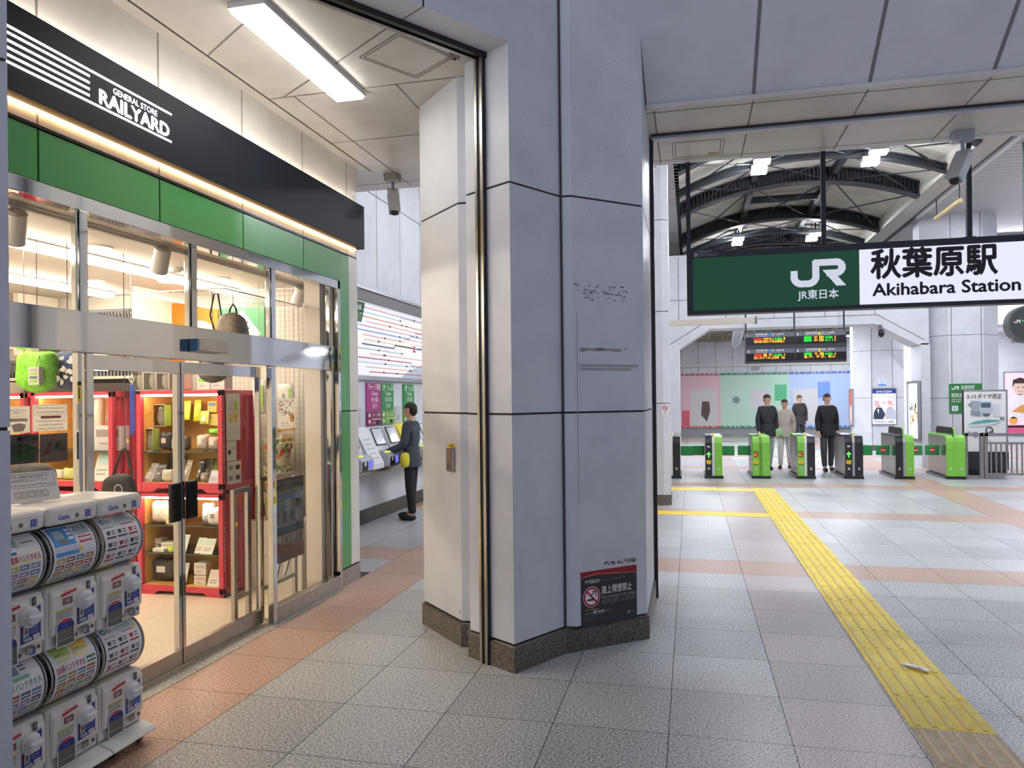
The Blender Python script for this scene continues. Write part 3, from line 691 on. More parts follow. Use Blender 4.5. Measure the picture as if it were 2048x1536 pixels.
for r_ in range(2):
    z0, z1 = rows_[r_]
    for c_ in range(2):
        a0 = X0b+.015 if c_ == 0 else mid+.01; a1 = mid-.01 if c_ == 0 else X1b-.015; wd = a1-a0
        num, ln, dest, col, rows2 = DATA[r_][c_]
        b.rect(a0, z1-.1, a1, z1, GRY, 1); b.rect(a0, z0+.02, a1, z1-.1, SCRN, 1)
        txt.text(num, a0+.03, z1-.085, .065, TXTW, 2, bold=.01); txt.text(ln, a0+.22, z1-.05, .035, TXTW, 2, w=.26, bold=.01); txt.text('Keihin-Tohoku Line' if c_ == 0 else 'Sobu Line (Local)', a0+.22, z1-.085, .018, TXTW, 2, w=.26)
        txt.rect(a0+.495, z1-.09, a0+.54, z1-.012, P(col), 2); txt.text(dest, a0+.56, z1-.05, .03, TXTW, 2, w=.28, bold=.01); txt.text('for Ueno and Omiya' if c_ == 0 else 'for Shinjuku', a0+.56, z1-.085, .018, TXTW, 2, w=.2)
        for k_, rw in enumerate(rows2):
            v = z1-.165-k_*.065; x = a0+.18
            if len(rw) == 1: led.text(rw[0][0], x, v, .05, rw[0][1], 2, w=.68, bold=.012)
            else:
                for (tx, m), xo, wd2 in zip(rw, (0, .2 if c_ == 0 else .22, .42, .66), (.17, .2, .2, .03)): led.text(tx, x+xo, v, .05, m, 2, w=wd2, bold=.01)
b.build('screens', t); txt.build('captions', t); led.build('led_text', t)
for x in (X0b+.02, mid, X1b-.03):
    MB().box(x-.018, x+.018, .1, .136, Zt, 4.6, NAVYB).box(x-.018, x+.018, .1, .705, 4.6, 4.64, NAVYB).build('hanger_rod', t)
# dish antenna behind the board
t = MB(); t.M = Matrix.Translation((1.22, 20.2, 3.3)) @ Matrix.Rotation(.25, 4, 'Y'); t.ball((0, 0, 0), (.13, .06, .36), P('c9cbd0'), 14, 8); t.M = Matrix.Identity(4); t.cyl((1.28, 20.2, 3.6), (1.28, 20.2, 4.15), .02, BLACK)
tag(t.build('convex_mirror'), 'pale oval mirror hung beside the left end of the departure board', 'mirror')
t = thing('small_camera', 'small dark camera on a bracket right of the departure board', 'camera', (4.35, 18.94, 3.2))
MB().box(-.04, .04, -.0, .06, -.02, .16, P('6a6a6e')).build('bracket', t); MB().ball((.0, -.08, -.05), (.07, .1, .1), BLACK).build('body', t)

# ---- hall lamps
def pendant(x, y, z, lab):
    t = thing('floodlight', lab, 'light', (x, y, z), 0, 'floodlights under the arched roof')
    MB().box(-.15, .15, -.11, .11, 0, .09, P('c9c9cc')).build('housing', t)
    MB().box(-.14, .14, -.10, .10, -.05, 0, emit('flood', 'f4f7ff', 200)).build('lens', t)
    MB().tube([(-.1, 0, .09), (-.1, 0, .3), (.1, 0, .3), (.1, 0, .09)], .012, BLACK, 6).cyl((0, 0, .3), (0, 0, arc_z(x, 6.34, 6.0)-z), .02, BLACK, 6).build('bracket', t)
for x, nx in ((1.37, 'left'), (3.4, 'right')):
    for y, ny in ((8.0, 'nearer floodlight of the added unseen front'), (8.7, 'farther floodlight of the added unseen front'), (14.75, 'nearer floodlight of the middle'), (15.4, 'farther floodlight of the middle'), (21.8, 'nearer floodlight of the rear'), (22.5, 'farther floodlight of the rear')):  # front pairs are unseen additions that light the far beam and gates
        pendant(x, y, 6.17, 'glaring white %s %s pair under the arched roof' % (ny, nx))
def strip(x, y, z, L_, lab, axis='Y', s=11, w_=.1, name='strip_light'):
    t = thing(name, lab, 'light', (x, y, z), 0 if axis == 'Y' else PI/2)
    MB().box(-w_-.02, w_+.02, -L_/2-.02, L_/2+.02, -.03, .03, P('d3d3d6')).build('housing', t)
    MB().box(-w_, w_, -L_/2, L_/2, -.05, -.03, emit('strip_%g' % s, 'f2f6ff', s)).build('tube', t)
for i, y in enumerate((9.2, 12.4, 15.6)): strip(-2.6, y, 5.86, 2.2, 'unseen added long strip light on the ribbed ceiling over the ticket passage, %s' % ['nearest', 'middle', 'farthest'][i], s=15)  # unseen strips added to brighten the hall and passage
for i, y in enumerate((9.0, 12.5, 16.0)): strip(7.2, y, 5.86, 2.2, 'unseen added long strip light on the ribbed ceiling at the right, %s' % ['nearest', 'middle', 'farthest'][i], s=54)  # out-of-view strips, added so the hall gets more light
strip(8.6, 22.0, 5.8, 2.6, 'strip light glowing right of the octagonal pillar, above the station sign', 'X', 90)
strip(8.1, 26.2, 3.66, 2.4, 'strip light on the low ceiling behind the round sign', 'X', 90)
for i, (x, y) in enumerate(((.6, 21.5), (3.6, 21.5), (.6, 25.8), (3.6, 25.8), (6.0, 31.0))): strip(x, y, 4.04, 2.4, 'added strip light on the dark service ceiling, ' + ['front left', 'front right', 'rear left', 'rear right', 'far right corner'][i], 'X', 90)  # strips added behind the beam to brighten the rear pillar and hall
t = thing('tube_lamp', 'unlit yellowish tube lamp hanging below the edge beam', 'light', (5.18, 16.9, 5.5))
MB().cyl((0, -.75, 0), (0, .75, 0), .045, P('cdbb86')).build('tube', t); [MB().cyl((0, y_, .04), (0, y_, .38), .012, BLACK, 6).build('hanger', t) for y_ in (.7, -.7)]

# ---- round hanging sign at the right edge
t = thing('round_sign', 'dark round hanging sign with a small railway logo at the right edge', 'sign', (5.45, 14.0, 2.86))
b = MB(); b.cyl((0, -.1, 0), (0, .1, 0), .31, mat('drum_grey', '5b5e60', .4), 40); b.build('drum', t, bevel=.015)
b = MB(); b.M = frame((0, -.102, 0), (1, 0, 0)); b.disc(0, 0, .285, P('3e4244', .3), 1, 36); jr_logo(b, -.22, .02, .1, TXTW, 2); b.text('・', -.1, .02, .06, LG, 2); b.text('14:06', -.06, -.03, .09, LG, 2, w=.2); b.build('face', t)
MB().box(-.02, .02, -.02, .02, .3, 3.04, P('55585c')).build('rod', t); MB().box(-.22, -.16, -.04, .04, -.3, -.2, P('8a8c90')).build('bracket', t)

# ---- ticket gates
LIMEB = mat('lime_dark', '5f8f2a', .4); GBK = mat('gate_black', '15161b', .3, coat=.3); GWH = mat('gate_white', 'd9dad8', .35)
def gate(x0, yf, style, lab, flapL, flapR, noentry=False):
    t = thing('ticket_gate', lab, 'ticket gate', (x0, yf, 0), 0, 'ticket gates in the row'); W_ = .34; D_ = 1.3; H_ = .89
    MB().box(-.02, W_+.02, .03, D_, 0, .055, GBK).build('plinth', t)
    MB().box(.012, W_-.012, .06, D_-.04, .055, H_-.03, STEELB).build('body', t, bevel=.03, seg=3)
    def front(u0, u1, m, nm):
        prof = [(0, .06), (0, H_-.14), (.02, H_-.055), (.07, H_-.012), (.15, H_), (D_-.1, H_), (D_-.1, H_-.04), (.11, H_-.04), (.06, H_-.1), (.06, .06)]
        MB().ext([(u0, a, z) for a, z in prof], (u1-u0, 0, 0), m).build(nm, t, bevel=.006)
    left, midm, right, fin = style
    front(0, .135, left, 'front_panel'); front(.135, .185, midm, 'centre_fin'); front(.185, W_, right, 'front_panel')
    b = MB(); b.M = frame((0, -.002, 0), (1, 0, 0))
    def num(u): b.rect(u-.018, .19, u+.018, .235, P('d5d6d8'), 1); b.text('P', u, .198, .028, TXTK, 2, 'CENTER', bold=.01)
    num(.068); num(.262)
    if left is GBK and not fin:
        b.poly([(.068, .56), (.112, .505), (.095, .495), (.078, .515), (.078, .44), (.058, .44), (.058, .515), (.041, .495), (.024, .505)], emit('arrow_green', '4dff3c', 2.5), 1)
        b.text('◂', .05, .64, .03, TXTW, 1); b.rect(.04, .655, .095, .685, P('e6e6e6'), 1)
    if left is LIME and not fin:
        b.rect(.02, .45, .115, .56, GBK, 1); b.text('IC', .068, .47, .07, emit('ic_orange', 'ff6a22', 2.2), 2, 'CENTER', w=.07, bold=.02)
    if not fin:
        b.rect(.022, .315, .113, .385, YEL, 1); b.text('ｽｲｶ', .068, .335, .035, TXTK, 2, 'CENTER', w=.06, bold=.01); b.rect(.022, .29, .113, .312, TXTK, 1); b.text('ご利用', .068, .294, .014, YEL, 2, 'CENTER', w=.07)
    b.rect(.0, .585, .135, .588, P('3a4a2a'), 2); b.rect(.185, .585, W_, .588, P('3a4a2a'), 2); b.rect(.185, .40, W_, .403, P('3a4a2a'), 2)
    b.build('front_marks', t)
    b = MB()
    if not fin:
        b.box(.01, .125, .1, .28, H_, H_+.012, P('5f74c8', .2)); b.build('card_reader', t)
        b = MB(); b.M = frame((0, .012, 0), (1, .0, 0), (0, .35, 1)); b.ring(.068, .74, .022, .05, YEL, 5); b.text('IC', .068, .69, .025, TXTW, 5, 'CENTER', bold=.02); b.build('touch_mark', t)
        b = MB().box(.14, .18, .06, .22, H_-.02, H_+.05, mat('sensor_arch', 'd8d6b0', .3)); b.box(.142, .178, .055, .062, H_-.1, H_+.03, YEL); b.build('sensor', t, bevel=.01)
    else:
        pr = [(.03, H_-.06), (.06, H_+.12), (.12, H_+.15), (D_-.3, H_+.15), (D_-.22, H_+.1), (D_-.2, H_-.05)]
        MB().ext([(.125, a, z) for a, z in pr], (.012, 0, 0), mat('smoked', '1a1b1e', .12)).build('screen', t)
        MB().ext([(.137, a, z) for a, z in pr], (.03, 0, 0), LIME).build('hood', t, bevel=.004)
    b = MB(); b.M = frame((.008, D_, 0), (0, -1, 0))
    for u in (.12, .95): b.rect(u, .46, u+.14, .67, P('4fa565', .3), 1); b.ring(u+.07, .565, .0, .001, TXTK, 2)
    b.rect(.1, .36, 1.2, .364, P('6f6d6a'), 1); b.rect(.62, .1, .624, .36, P('6f6d6a'), 1); b.build('side_display', t)
    GF = mat('flap_green', '1f8a44', .4)
    for s, gap in (('L', flapL), ('R', flapR)):
        if not gap: continue
        ln = .27
        xa, xb = (-ln, -.005) if s == 'L' else (W_+.005, W_+ln)
        fl_ = MB().box(xa, xb, .42, .46, .455, .66, GF).build('flap', t, bevel=.012)
        if noentry:
            b = MB(); b.M = frame((0, .418, 0), (1, 0, 0)); c_ = (xa+xb)/2
            b.disc(c_, .56, .055, P('c8202c'), 1); b.rect(c_-.042, .549, c_+.042, .571, TXTW, 2); b.build('no_entry_mark', fl_)
    return t
gf = lambda i: 16.12+.1*(i-2)
gate(-.56, gf(0), (GBK, GWH, GBK, 0), 'black ticket gate half hidden by the slim pillar', 0, 1)
gate(.29, gf(1), (GBK, GWH, LIME, 0), 'leftmost open ticket gate, black with green arrow, lime right half', 1, 1)
gate(1.24, gf(2), (LIME, LIMEB, LIME, 0), 'all lime ticket gate showing an orange IC mark', 1, 0)
gate(2.13, gf(3), (LIME, GWH, GBK, 0), 'ticket gate with lime left half, orange IC mark and black right half', 0, 0)
gate(3.06, gf(4), (GBK, ALU, GBK, 0), 'all black ticket gate with a green arrow', 0, 1)
gate(4.03, gf(5), (GBK, ALU, LIME, 1), 'ticket gate with smoked screen hood, black left and lime right half', 1, 1, True)
gate(4.99, gf(6), (LIME, LIME, LIME, 1), 'all lime ticket gate with smoked screen hood beside the fence', 1, 0, True)

# ---- steel fence beside the gates
t = thing('barrier_fence', 'grey metal barrier fence right of the ticket gates', 'fence', (5.38, 16.72, 0)); FM = mat('fence_grey', '8b8785', .4, .4)
MB().box(0, 1.9, -.03, .03, .86, .92, FM).build('top_rail', t); MB().box(.38, 1.9, -.02, .02, .70, .74, FM).build('middle_rail', t); MB().box(.38, 1.9, -.02, .02, .08, .12, FM).build('bottom_rail', t)
for x in (.02, .3, .38, 1.2, 1.85): MB().box(x-.03, x+.03, -.03, .03, 0, .92, FM).build('post', t)
for i in range(15): MB().box(.46+i*.092, .484+i*.092, -.012, .012, .1, .72, FM).build('bar', t)
t = thing('handrail', 'thin dark handrail behind the barrier fence', 'handrail', (6.2, 18.02, 0))
MB().cyl((0, 0, 1.0), (2.2, 0, 1.0), .025, STEELD).build('rail', t)
for x in (.3, 1.9): MB().cyl((x, 0, 0), (x, 0, 1.0), .025, STEELD).build('post', t)

# ---- timetable poster stand
t = thing('poster_stand', 'freestanding white poster stand announcing the 3.15 timetable revision', 'poster stand', (0, 17.4, 0))
MB().box(5.58, 6.39, 0, .04, .5, 1.78, P('ecebea')).build('board', t)
MB().box(5.57, 5.59, -.01, .05, .48, 1.79, BLACK).box(6.38, 6.41, -.01, .05, .48, 1.79, ALU).box(5.57, 6.41, -.01, .05, 1.77, 1.795, ALU).build('frame', t)
MB().box(5.55, 6.42, .0, .5, .12, .5, P('2d2f35')).box(5.6, 6.38, .06, .44, .02, .12, BLACK).build('base', t)
b = MB(); b.M = frame((0, -.012, 0), (1, 0, 0)); x0 = 5.6
b.text('3.15', x0+.05, 1.62, .075, TXTK, 2, w=.17, bold=.01); b.text('ダイヤ改正', x0+.25, 1.615, .085, TXTK, 2, w=.45, bold=.015)
b.text('快適', x0+.06, 1.45, .06, TXTK, 2, w=.07); b.text('増発！', x0+.66, 1.16, .06, TXTK, 2, w=.09, bold=.01); b.text('向上', x0+.05, .86, .06, TXTK, 2, w=.1, bold=.01)
b.poly([(x0+.12, 1.42), (x0+.3, 1.36), (x0+.3, 1.56), (x0+.12, 1.57)], P('9fa6b3'), 1); b.poly([(x0+.12, 1.27), (x0+.3, 1.24), (x0+.3, 1.34), (x0+.12, 1.38)], P('8790a0'), 1)
b.poly([(x0+.3, 1.3), (x0+.48, 1.3), (x0+.52, 1.38), (x0+.5, 1.55), (x0+.3, 1.55), (x0+.28, 1.38)], P('b9bfc9'), 2); b.rect(x0+.31, 1.42, x0+.49, 1.52, P('4c5a70'), 3)
b.poly([(x0+.36, 1.24), (x0+.46, 1.24), (x0+.48, 1.3), (x0+.33, 1.3)], P('5a6472'), 2); b.rect(x0+.54, 1.24, x0+.66, 1.5, P('d4d6dc'), 1)
b.poly([(x0+.06, 1.06), (x0+.1, 1.02), (x0+.3, 1.02), (x0+.66, 1.1), (x0+.66, 1.16), (x0+.4, 1.17), (x0+.2, 1.13)], P('cfd6d8'), 1); b.poly([(x0+.06, 1.07), (x0+.2, 1.135), (x0+.4, 1.175), (x0+.66, 1.16), (x0+.66, 1.13), (x0+.25, 1.08)], P('5fa79d'), 2)
for i, (cx, cy, cr, cc) in enumerate(((.2, .86, .06, '7690b4'), (.36, .85, .06, 'a7a49a'), (.5, .9, .05, '98a0a6'))): b.disc(x0+cx, cy, cr, P(cc), 1)
b.ring(x0+.46, .95, .05, .075, P('3a3d42'), 2); b.rect(x0+.3, .72, x0+.5, .74, P('c5c5c5'), 1)
b.build('print', t)

# ---- wall posters, green exit sign, lightboxes
def poster(name, lab, cat, o, u, w_, h_, fr, draw, ft=.03, d=.04, group=None):
    t = thing(name, lab, cat, o, 0, group); t.matrix_world = frame(o, u)
    b = MB(); 
    for (a0, a1, c0, c1) in ((-ft, w_+ft, -ft, 0), (-ft, w_+ft, h_, h_+ft), (-ft, 0, 0, h_), (w_, w_+ft, 0, h_)): b.box(a0, a1, c0, c1, 0, d, fr)
    b.build('frame', t)
    b = MB(); b.box(0, w_, 0, h_, 0, d*.5, P('eeeeee')); b.M = Matrix.Translation((0, 0, d*.5)); draw(b, w_, h_); b.build('print', t)
    return t
def d_saka(b, w, h):
    b.rect(0, 0, w, h, mat('lit_paper', 'eef2ff', .5, es=.35), 1); b.rect(0, h-.14, w, h, P('24428f'), 2); b.text('SAKAZEN', w/2, h-.11, .07, TXTW, 3, 'CENTER', w=w*.66, bold=.02)
    b.text('大きいサイズの店', w/2, h-.29, .1, P('4a5a86'), 2, 'CENTER', w=w*.9); b.text('3L・9L', w/2, h-.5, .15, P('e0243c'), 2, 'CENTER', w=w*.86, bold=.01)
    b.poly([(.02, .14), (.3, .14), (.36, .3), (.26, .5), (.12, .52), (.04, .36)], P('2f3a55'), 2); b.disc(.16, .54, .055, P('d9b7a3'), 3); b.poly([(.13, .45), (.19, .45), (.17, .3)], TXTW, 3)
    b.poly([(.34, .14), (.66, .14), (.64, .42), (.5, .56), (.38, .46)], P('c5cbda'), 2); b.disc(.5, .5, .05, P('d9b7a3'), 3); b.disc(.4, .24, .06, P('e2c3b0'), 3)
    b.rect(.03, .02, w*.6, .12, TXTW, 3); b.text('サカゼン', .06, .04, .06, P('3a4150'), 4, w=w*.5); b.rect(w*.64, .02, w-.03, .12, TXTW, 3); b.text('検索', w*.68, .04, .05, P('3a4150'), 4)
poster('framed_poster', 'lit poster reading 3L 9L in red on the octagonal pillar', 'poster', (5.44, 24.79, .82), (1, 0, 0), .66, 1.07, ALU, d_saka)
t = MB(frame((5.62, 24.79, 1.99), (1, 0, 0))); t.rect(0, 0, .22, .2, P('dfe9f6'), 1); t.rect(0, 0, .22, .05, P('5d9bd8'), 2); t.ring(.11, .12, .05, .06, P('5d9bd8'), 2); tag(t.build('blue_sticker'), 'small blue and white sticker above the lit 3L 9L poster', 'sticker')
def d_red(b, w, h): b.rect(0, 0, w, h, P('e9b6b0'), 1); b.rect(0, h*.55, w, h, P('d86a66'), 2); b.rect(w*.1, h*.1, w*.9, h*.45, P('f2dcd8'), 2)
poster('framed_poster', 'pale red framed poster on the slanted left face of the rear pillar', 'poster', (4.985, 25.66, .78), (0, -1, 0), .42, 1.1, ALU, d_red)
def d_light(b, w, h):
    b.rect(0, 0, w, h, mat('lit_paper2', 'f2f6ff', .5, es=.5), 1)
    rr = random.Random(5)
    for i in range(26): b.disc(.1+rr.random()*(w-.2), .35+rr.random()*.45, .02+rr.random()*.05, P(rr.choice(['f0b93a', 'e8d25a', '4a5560', 'f0b93a'])), 2, 8)
    b.text('お出かけは', w/2, h*.72, .09, P('7a8cb4'), 2, 'CENTER', w=w*.8); b.text('鉄道で', w/2, h*.84, .09, P('7a8cb4'), 2, 'CENTER', w=w*.6)
poster('lightbox', 'narrow lit advertising box with yellow figures on the beam leg', 'poster', (5.205, 19.85, .68), (0, -1, 0), .82, 1.3, ALU, d_light, .05, .06)
def d_pink(b, w, h):
    b.rect(0, 0, w, h, mat('lit_pink', 'f6c3d2', .5, es=.35), 1); b.rect(0, 0, w, .28, P('dd5a86'), 2); b.disc(.46, h-.5, .2, P('eccbb6'), 3, 20, .25); b.poly([(.22, h-.52), (.25, h-.24), (.46, h-.16), (.68, h-.24), (.7, h-.5), (.62, h-.36), (.3, h-.36)], P('3a2a28'), 4)
    b.poly([(.05, .5), (.9, .5), (.8, h-.8), (.56, h-.72), (.36, h-.72), (.12, h-.82)], P('f6eef2'), 3); b.poly([(.2, .72), (.9, .62), (1.1, .8), (.5, .95)], P('d89a4a'), 4); b.disc(.25, .42, .13, P('f2a64a'), 3); b.disc(.8, .4, .2, P('f09ab4'), 3)
    b.disc(.4, h-.49, .022, P('3a2a28'), 5); b.disc(.54, h-.49, .022, P('3a2a28'), 5); b.line([(.41, h-.62), (.47, h-.64), (.54, h-.62)], .015, P('c0504a'), 5)
poster('wall_poster', 'pink advertising poster with a smiling face on the far right wall', 'poster', (ay(2009, 800, 27.98).x, 27.98, .38), (1, 0, 0), 1.9, 2.02, ALU, d_pink)
t = MB(frame((5.83, 19.085, 0), (1, 0, 0))); t.box(0, .68, 1.27, 1.95, -.0, .012, mat('exit_green', '2f7a3e', .4)); t.M = t.M @ Matrix.Translation((0, 0, .012))
jr_logo(t, .05, 1.81, .16, TXTW, 2); t.text('秋葉原駅', .25, 1.83, .07, TXTW, 2, w=.28, bold=.01); t.text('Akihabara Station', .25, 1.795, .025, TXTW, 2, w=.28)
t.text('昭和通り口', .05, 1.64, .08, TXTW, 2, w=.4, bold=.01); t.text('Showa-dori Exit', .05, 1.57, .04, TXTW, 2, w=.3); t.text('昭和大街口', .05, 1.52, .03, TXTW, 2, w=.2); t.rect(.05, 1.32, .18, 1.44, P('d9e6f2'), 2); t.text('JK', .115, 1.36, .045, TXTK, 3, 'CENTER', bold=.01)
tag(t.build('exit_sign'), 'green exit sign partly behind the timetable poster stand', 'sign')
t = MB(frame((-.445, 11.995, 0), (.965, .26, 0))); t.rect(.0, 1.42, .105, 1.60, TXTW, 2); t.ring(.052, 1.545, .03, .042, P('c8202c'), 3); t.line([(.025, 1.57), (.08, 1.52)], .009, P('c8202c'), 4); t.rect(.03, 1.54, .075, 1.548, TXTK, 3); t.text('禁煙', .052, 1.465, .02, P('4a4a90'), 3, 'CENTER', w=.06); t.text('No smoking', .052, 1.44, .012, P('4a4a90'), 3, 'CENTER', w=.08)
tag(t.build('no_smoking_sticker'), 'small white no smoking sticker on the slim pillar', 'sticker')
# mural along the back wall
t = MB(frame((0, 33.92, 0), (1, 0, 0))); rr = random.Random(11)
Z1 = 2.74
for (a, b_, c1, c2) in ((-.41, 1.3, 'efc6cc', 'd9606c'), (1.3, 4.15, 'c3e5d3', '3f9e6c'), (4.15, 6.8, 'bdd2f6', '5d86d8')):
    t.rect(a, .34, b_, Z1-.1, P(c1), 2); x = a
    while x < b_-.1: w_ = .06+rr.random()*.16; t.rect(x, Z1-.08, min(x+w_, b_), Z1, P(c2), 2); x += w_+.06; 
    x = a
    while x < b_-.1: w_ = .06+rr.random()*.16; t.rect(x, .34, min(x+w_, b_), .42, P(c2), 4); x += w_+.06
for x0, x1, z0, z1, c in ((-.38, -.05, .4, 1.1, 'dc6672'), (.0, 1.15, .42, 2.05, 'dcdad8'), (2.55, 3.3, 1.2, 2.0, 'ddd6da'), (3.55, 4.05, 1.5, 2.2, '5fc08c'), (4.3, 5.3, .5, 2.0, 'dcdcde'), (5.3, 5.8, 1.6, 2.3, '7fa4ee')): t.rect(x0, z0, x1, z1, P(c), 3)
t.poly([(.45, .9), (.7, .6), (.85, 1.1), (.8, 1.5), (.5, 1.5)], P('5d4a48'), 4); t.disc(1.95, 1.55, .16, P('8d98a2'), 4)
tag(t.build('wall_mural'), 'long red, green and blue mural along the back wall behind the gates', 'mural')
for x, a in ((2.68, 0), (2.85, 1)):
    t = MB(frame((x, 33.98, 2.92), (1, 0, 0))); t.ring(0, 0, .05, .09, P('8a8a8e'), 3); t.disc(0, 0, .02, BLACK, 3); tag(t.build('wall_fitting'), ['left', 'right'][a]+' round fitting on the white wall above the mural', 'fitting')

# ---- litter
t = MB(); t.M = Matrix.Translation((1.337, 5.085, .012)) @ Matrix.Rotation(-.75, 4, 'Z')
PAP = P('f4f2f5'); t.poly([(-.085, -.012), (-.06, .016), (.045, .022), (.08, .018), (.085, -.016), (.05, -.018), (-.05, -.02)], PAP, 2); t.ext([(-.085, 0, 0), (-.05, .018, .004), (.05, .02, .012), (.05, -.018, .012), (-.05, -.02, .004)], (0, 0, .004), PAP)
t.poly([(.05, .02), (.09, .026), (.092, -.022), (.05, -.018)], PAP, 8); t.rect(.02, -.004, .035, .002, P('8088a0'), 14)
tag(t.build('paper_wrapper'), 'crumpled white paper wrapper lying on the tactile paving', 'litter')

# ---- ticket passage: route map, ticket machines, signs
t = thing('route_map', 'large backlit railway route map with fares above the ticket machines', 'map', (XM, 0, 0)); t.matrix_world = frame((XM, 0, 0), (0, 1, 0))
MB().box(8.6, 12.8, 3.1, 3.25, 0, .06, P('77777a')).box(8.6, 12.8, 2.0, 2.06, 0, .05, ALU).box(8.6, 12.8, 3.25, 3.29, 0, .08, ALU).build('frame', t)
b = MB(); b.rect(8.6, 2.06, 12.8, 3.1, mat('map_white', 'eeeef6', .4, es=.30), 9); rr = random.Random(2)
b.poly([(10.9, 2.06), (12.8, 2.06), (12.8, 2.2), (11.9, 2.32), (11.2, 2.16)], P('cfe0f2'), 10)
CL = ['e88', 'f2b27a', '9cc8e0', 'd97a7a', 'f0a0a0', '8fbf8f', '445', 'e0d070', 'f08050', '88a8e0', 'c06080']
CL = [c if len(c) == 6 else ''.join(q*2 for q in c) for c in CL]
for i in range(15):
    v = 2.12+.064*i; x = 8.9+rr.random()*.9; c = P(CL[i % len(CL)]); x1 = x+.9+rr.random()*1.3; x2 = min(12.75, x1+.5+rr.random()*1.2); dv = rr.choice((-.05, .05, 0))
    b.line([(x, v), (x1, v), (x1+.05, v+dv), (x2, v+dv)], .011 if i % 3 else .018, c, 11)
    xx = x
    while xx < x2: b.line([(xx, v), (xx+.012, v+.035)], .004, P('a8a8b4'), 10); xx += .042
    for q in range(2): xx = x+rr.random()*(x2-x); b.rect(xx, v-.01, xx+.06, v+.014, TXTK, 12)
b.poly([(11.45, 2.5), (11.49, 2.48), (11.55, 2.6), (11.5, 2.6)], P('e02030'), 12); b.poly([(8.8, 2.8), (9.5, 2.8), (9.62, 3.08), (8.8, 3.08)], P('2f6e3c'), 11); b.text('JR線', 9.3, 2.97, .06, TXTW, 12, bold=.01, w=.2); b.text('きっぷ', 9.25, 2.87, .06, TXTW, 12, bold=.01, w=.25)
b.build('map_face', t)
def tsign(y0, y1, c1, c2, lines, lab):
    t = thing('ticket_sign', lab, 'sign', (XM, 0, 0)); t.matrix_world = frame((XM, 0, 0), (0, 1, 0)); w_ = y1-y0; m_ = (y0+y1)/2
    b = MB().box(y0+.008, y1-.008, 1.565, 1.965, 0, .02, P(c1)); b.build('upper_plate', t)
    b = MB().box(y0+.008, y1-.008, 1.355, 1.55, 0, .03, P(c2)); b.box(y0+.15, y1-.02, 1.435, 1.447, .03, .034, TXTW); b.box(y0+.3, y1-.08, 1.37, 1.425, .03, .032, TXTK); b.build('lower_plate', t)
    b = MB(); b.M = Matrix.Translation((0, 0, .03)); b.text(lines[0], m_, 1.865, .075, TXTW, 1, 'CENTER', w=w_*.84, bold=.012); b.text(lines[1], m_, 1.785, .06, TXTW, 1, 'CENTER', w=w_*.42, bold=.01)
    b.text(lines[2], m_, 1.695, .055, TXTW, 1, 'CENTER', w=w_*.5); b.text(lines[3], m_, 1.605, .055, TXTW, 1, 'CENTER', w=w_*.32); b.text(lines[0], m_+.06, 1.48, .045, TXTW, 2, 'CENTER', w=w_*.55)
    b.rect(y0+.04, 1.48, y0+.1, 1.525, TXTW, 2); b.rect(y0+.04, 1.39, y0+.1, 1.435, TXTW, 2); b.text('Charge', y0+.17, 1.385, .025, TXTW, 3); b.build('lettering', t)
tsign(9.62, 10.12, 'b03a86', '8c2c5c', ('チャージ専用', 'Charge', '充值', '충전'), 'magenta charge only sign above the first ticket machine')
tsign(10.12, 10.60, '2f8b4a', '6ea63c', ('きっぷ', 'Tickets', '车票 車票', '승차권'), 'green tickets sign next to the magenta sign')
tsign(10.99, 11.47, '2f8b4a', '6ea63c', ('きっぷ', 'Tickets', '车票 車票', '승차권'), 'green tickets sign above the standing person')
for y, q in ((9.35, 'left of the magenta sign'), (10.78, 'between the two green signs')):
    t = MB(frame((XM, y, 0), (0, 1, 0))); t.box(-.1, .1, 1.36, 1.62, 0, .012, P('c6c8cc')); t.rect(-.05, 1.4, .05, 1.49, P('a9abb0'), 12); tag(t.build('wall_hatch'), 'small grey wall hatch '+q, 'hatch')
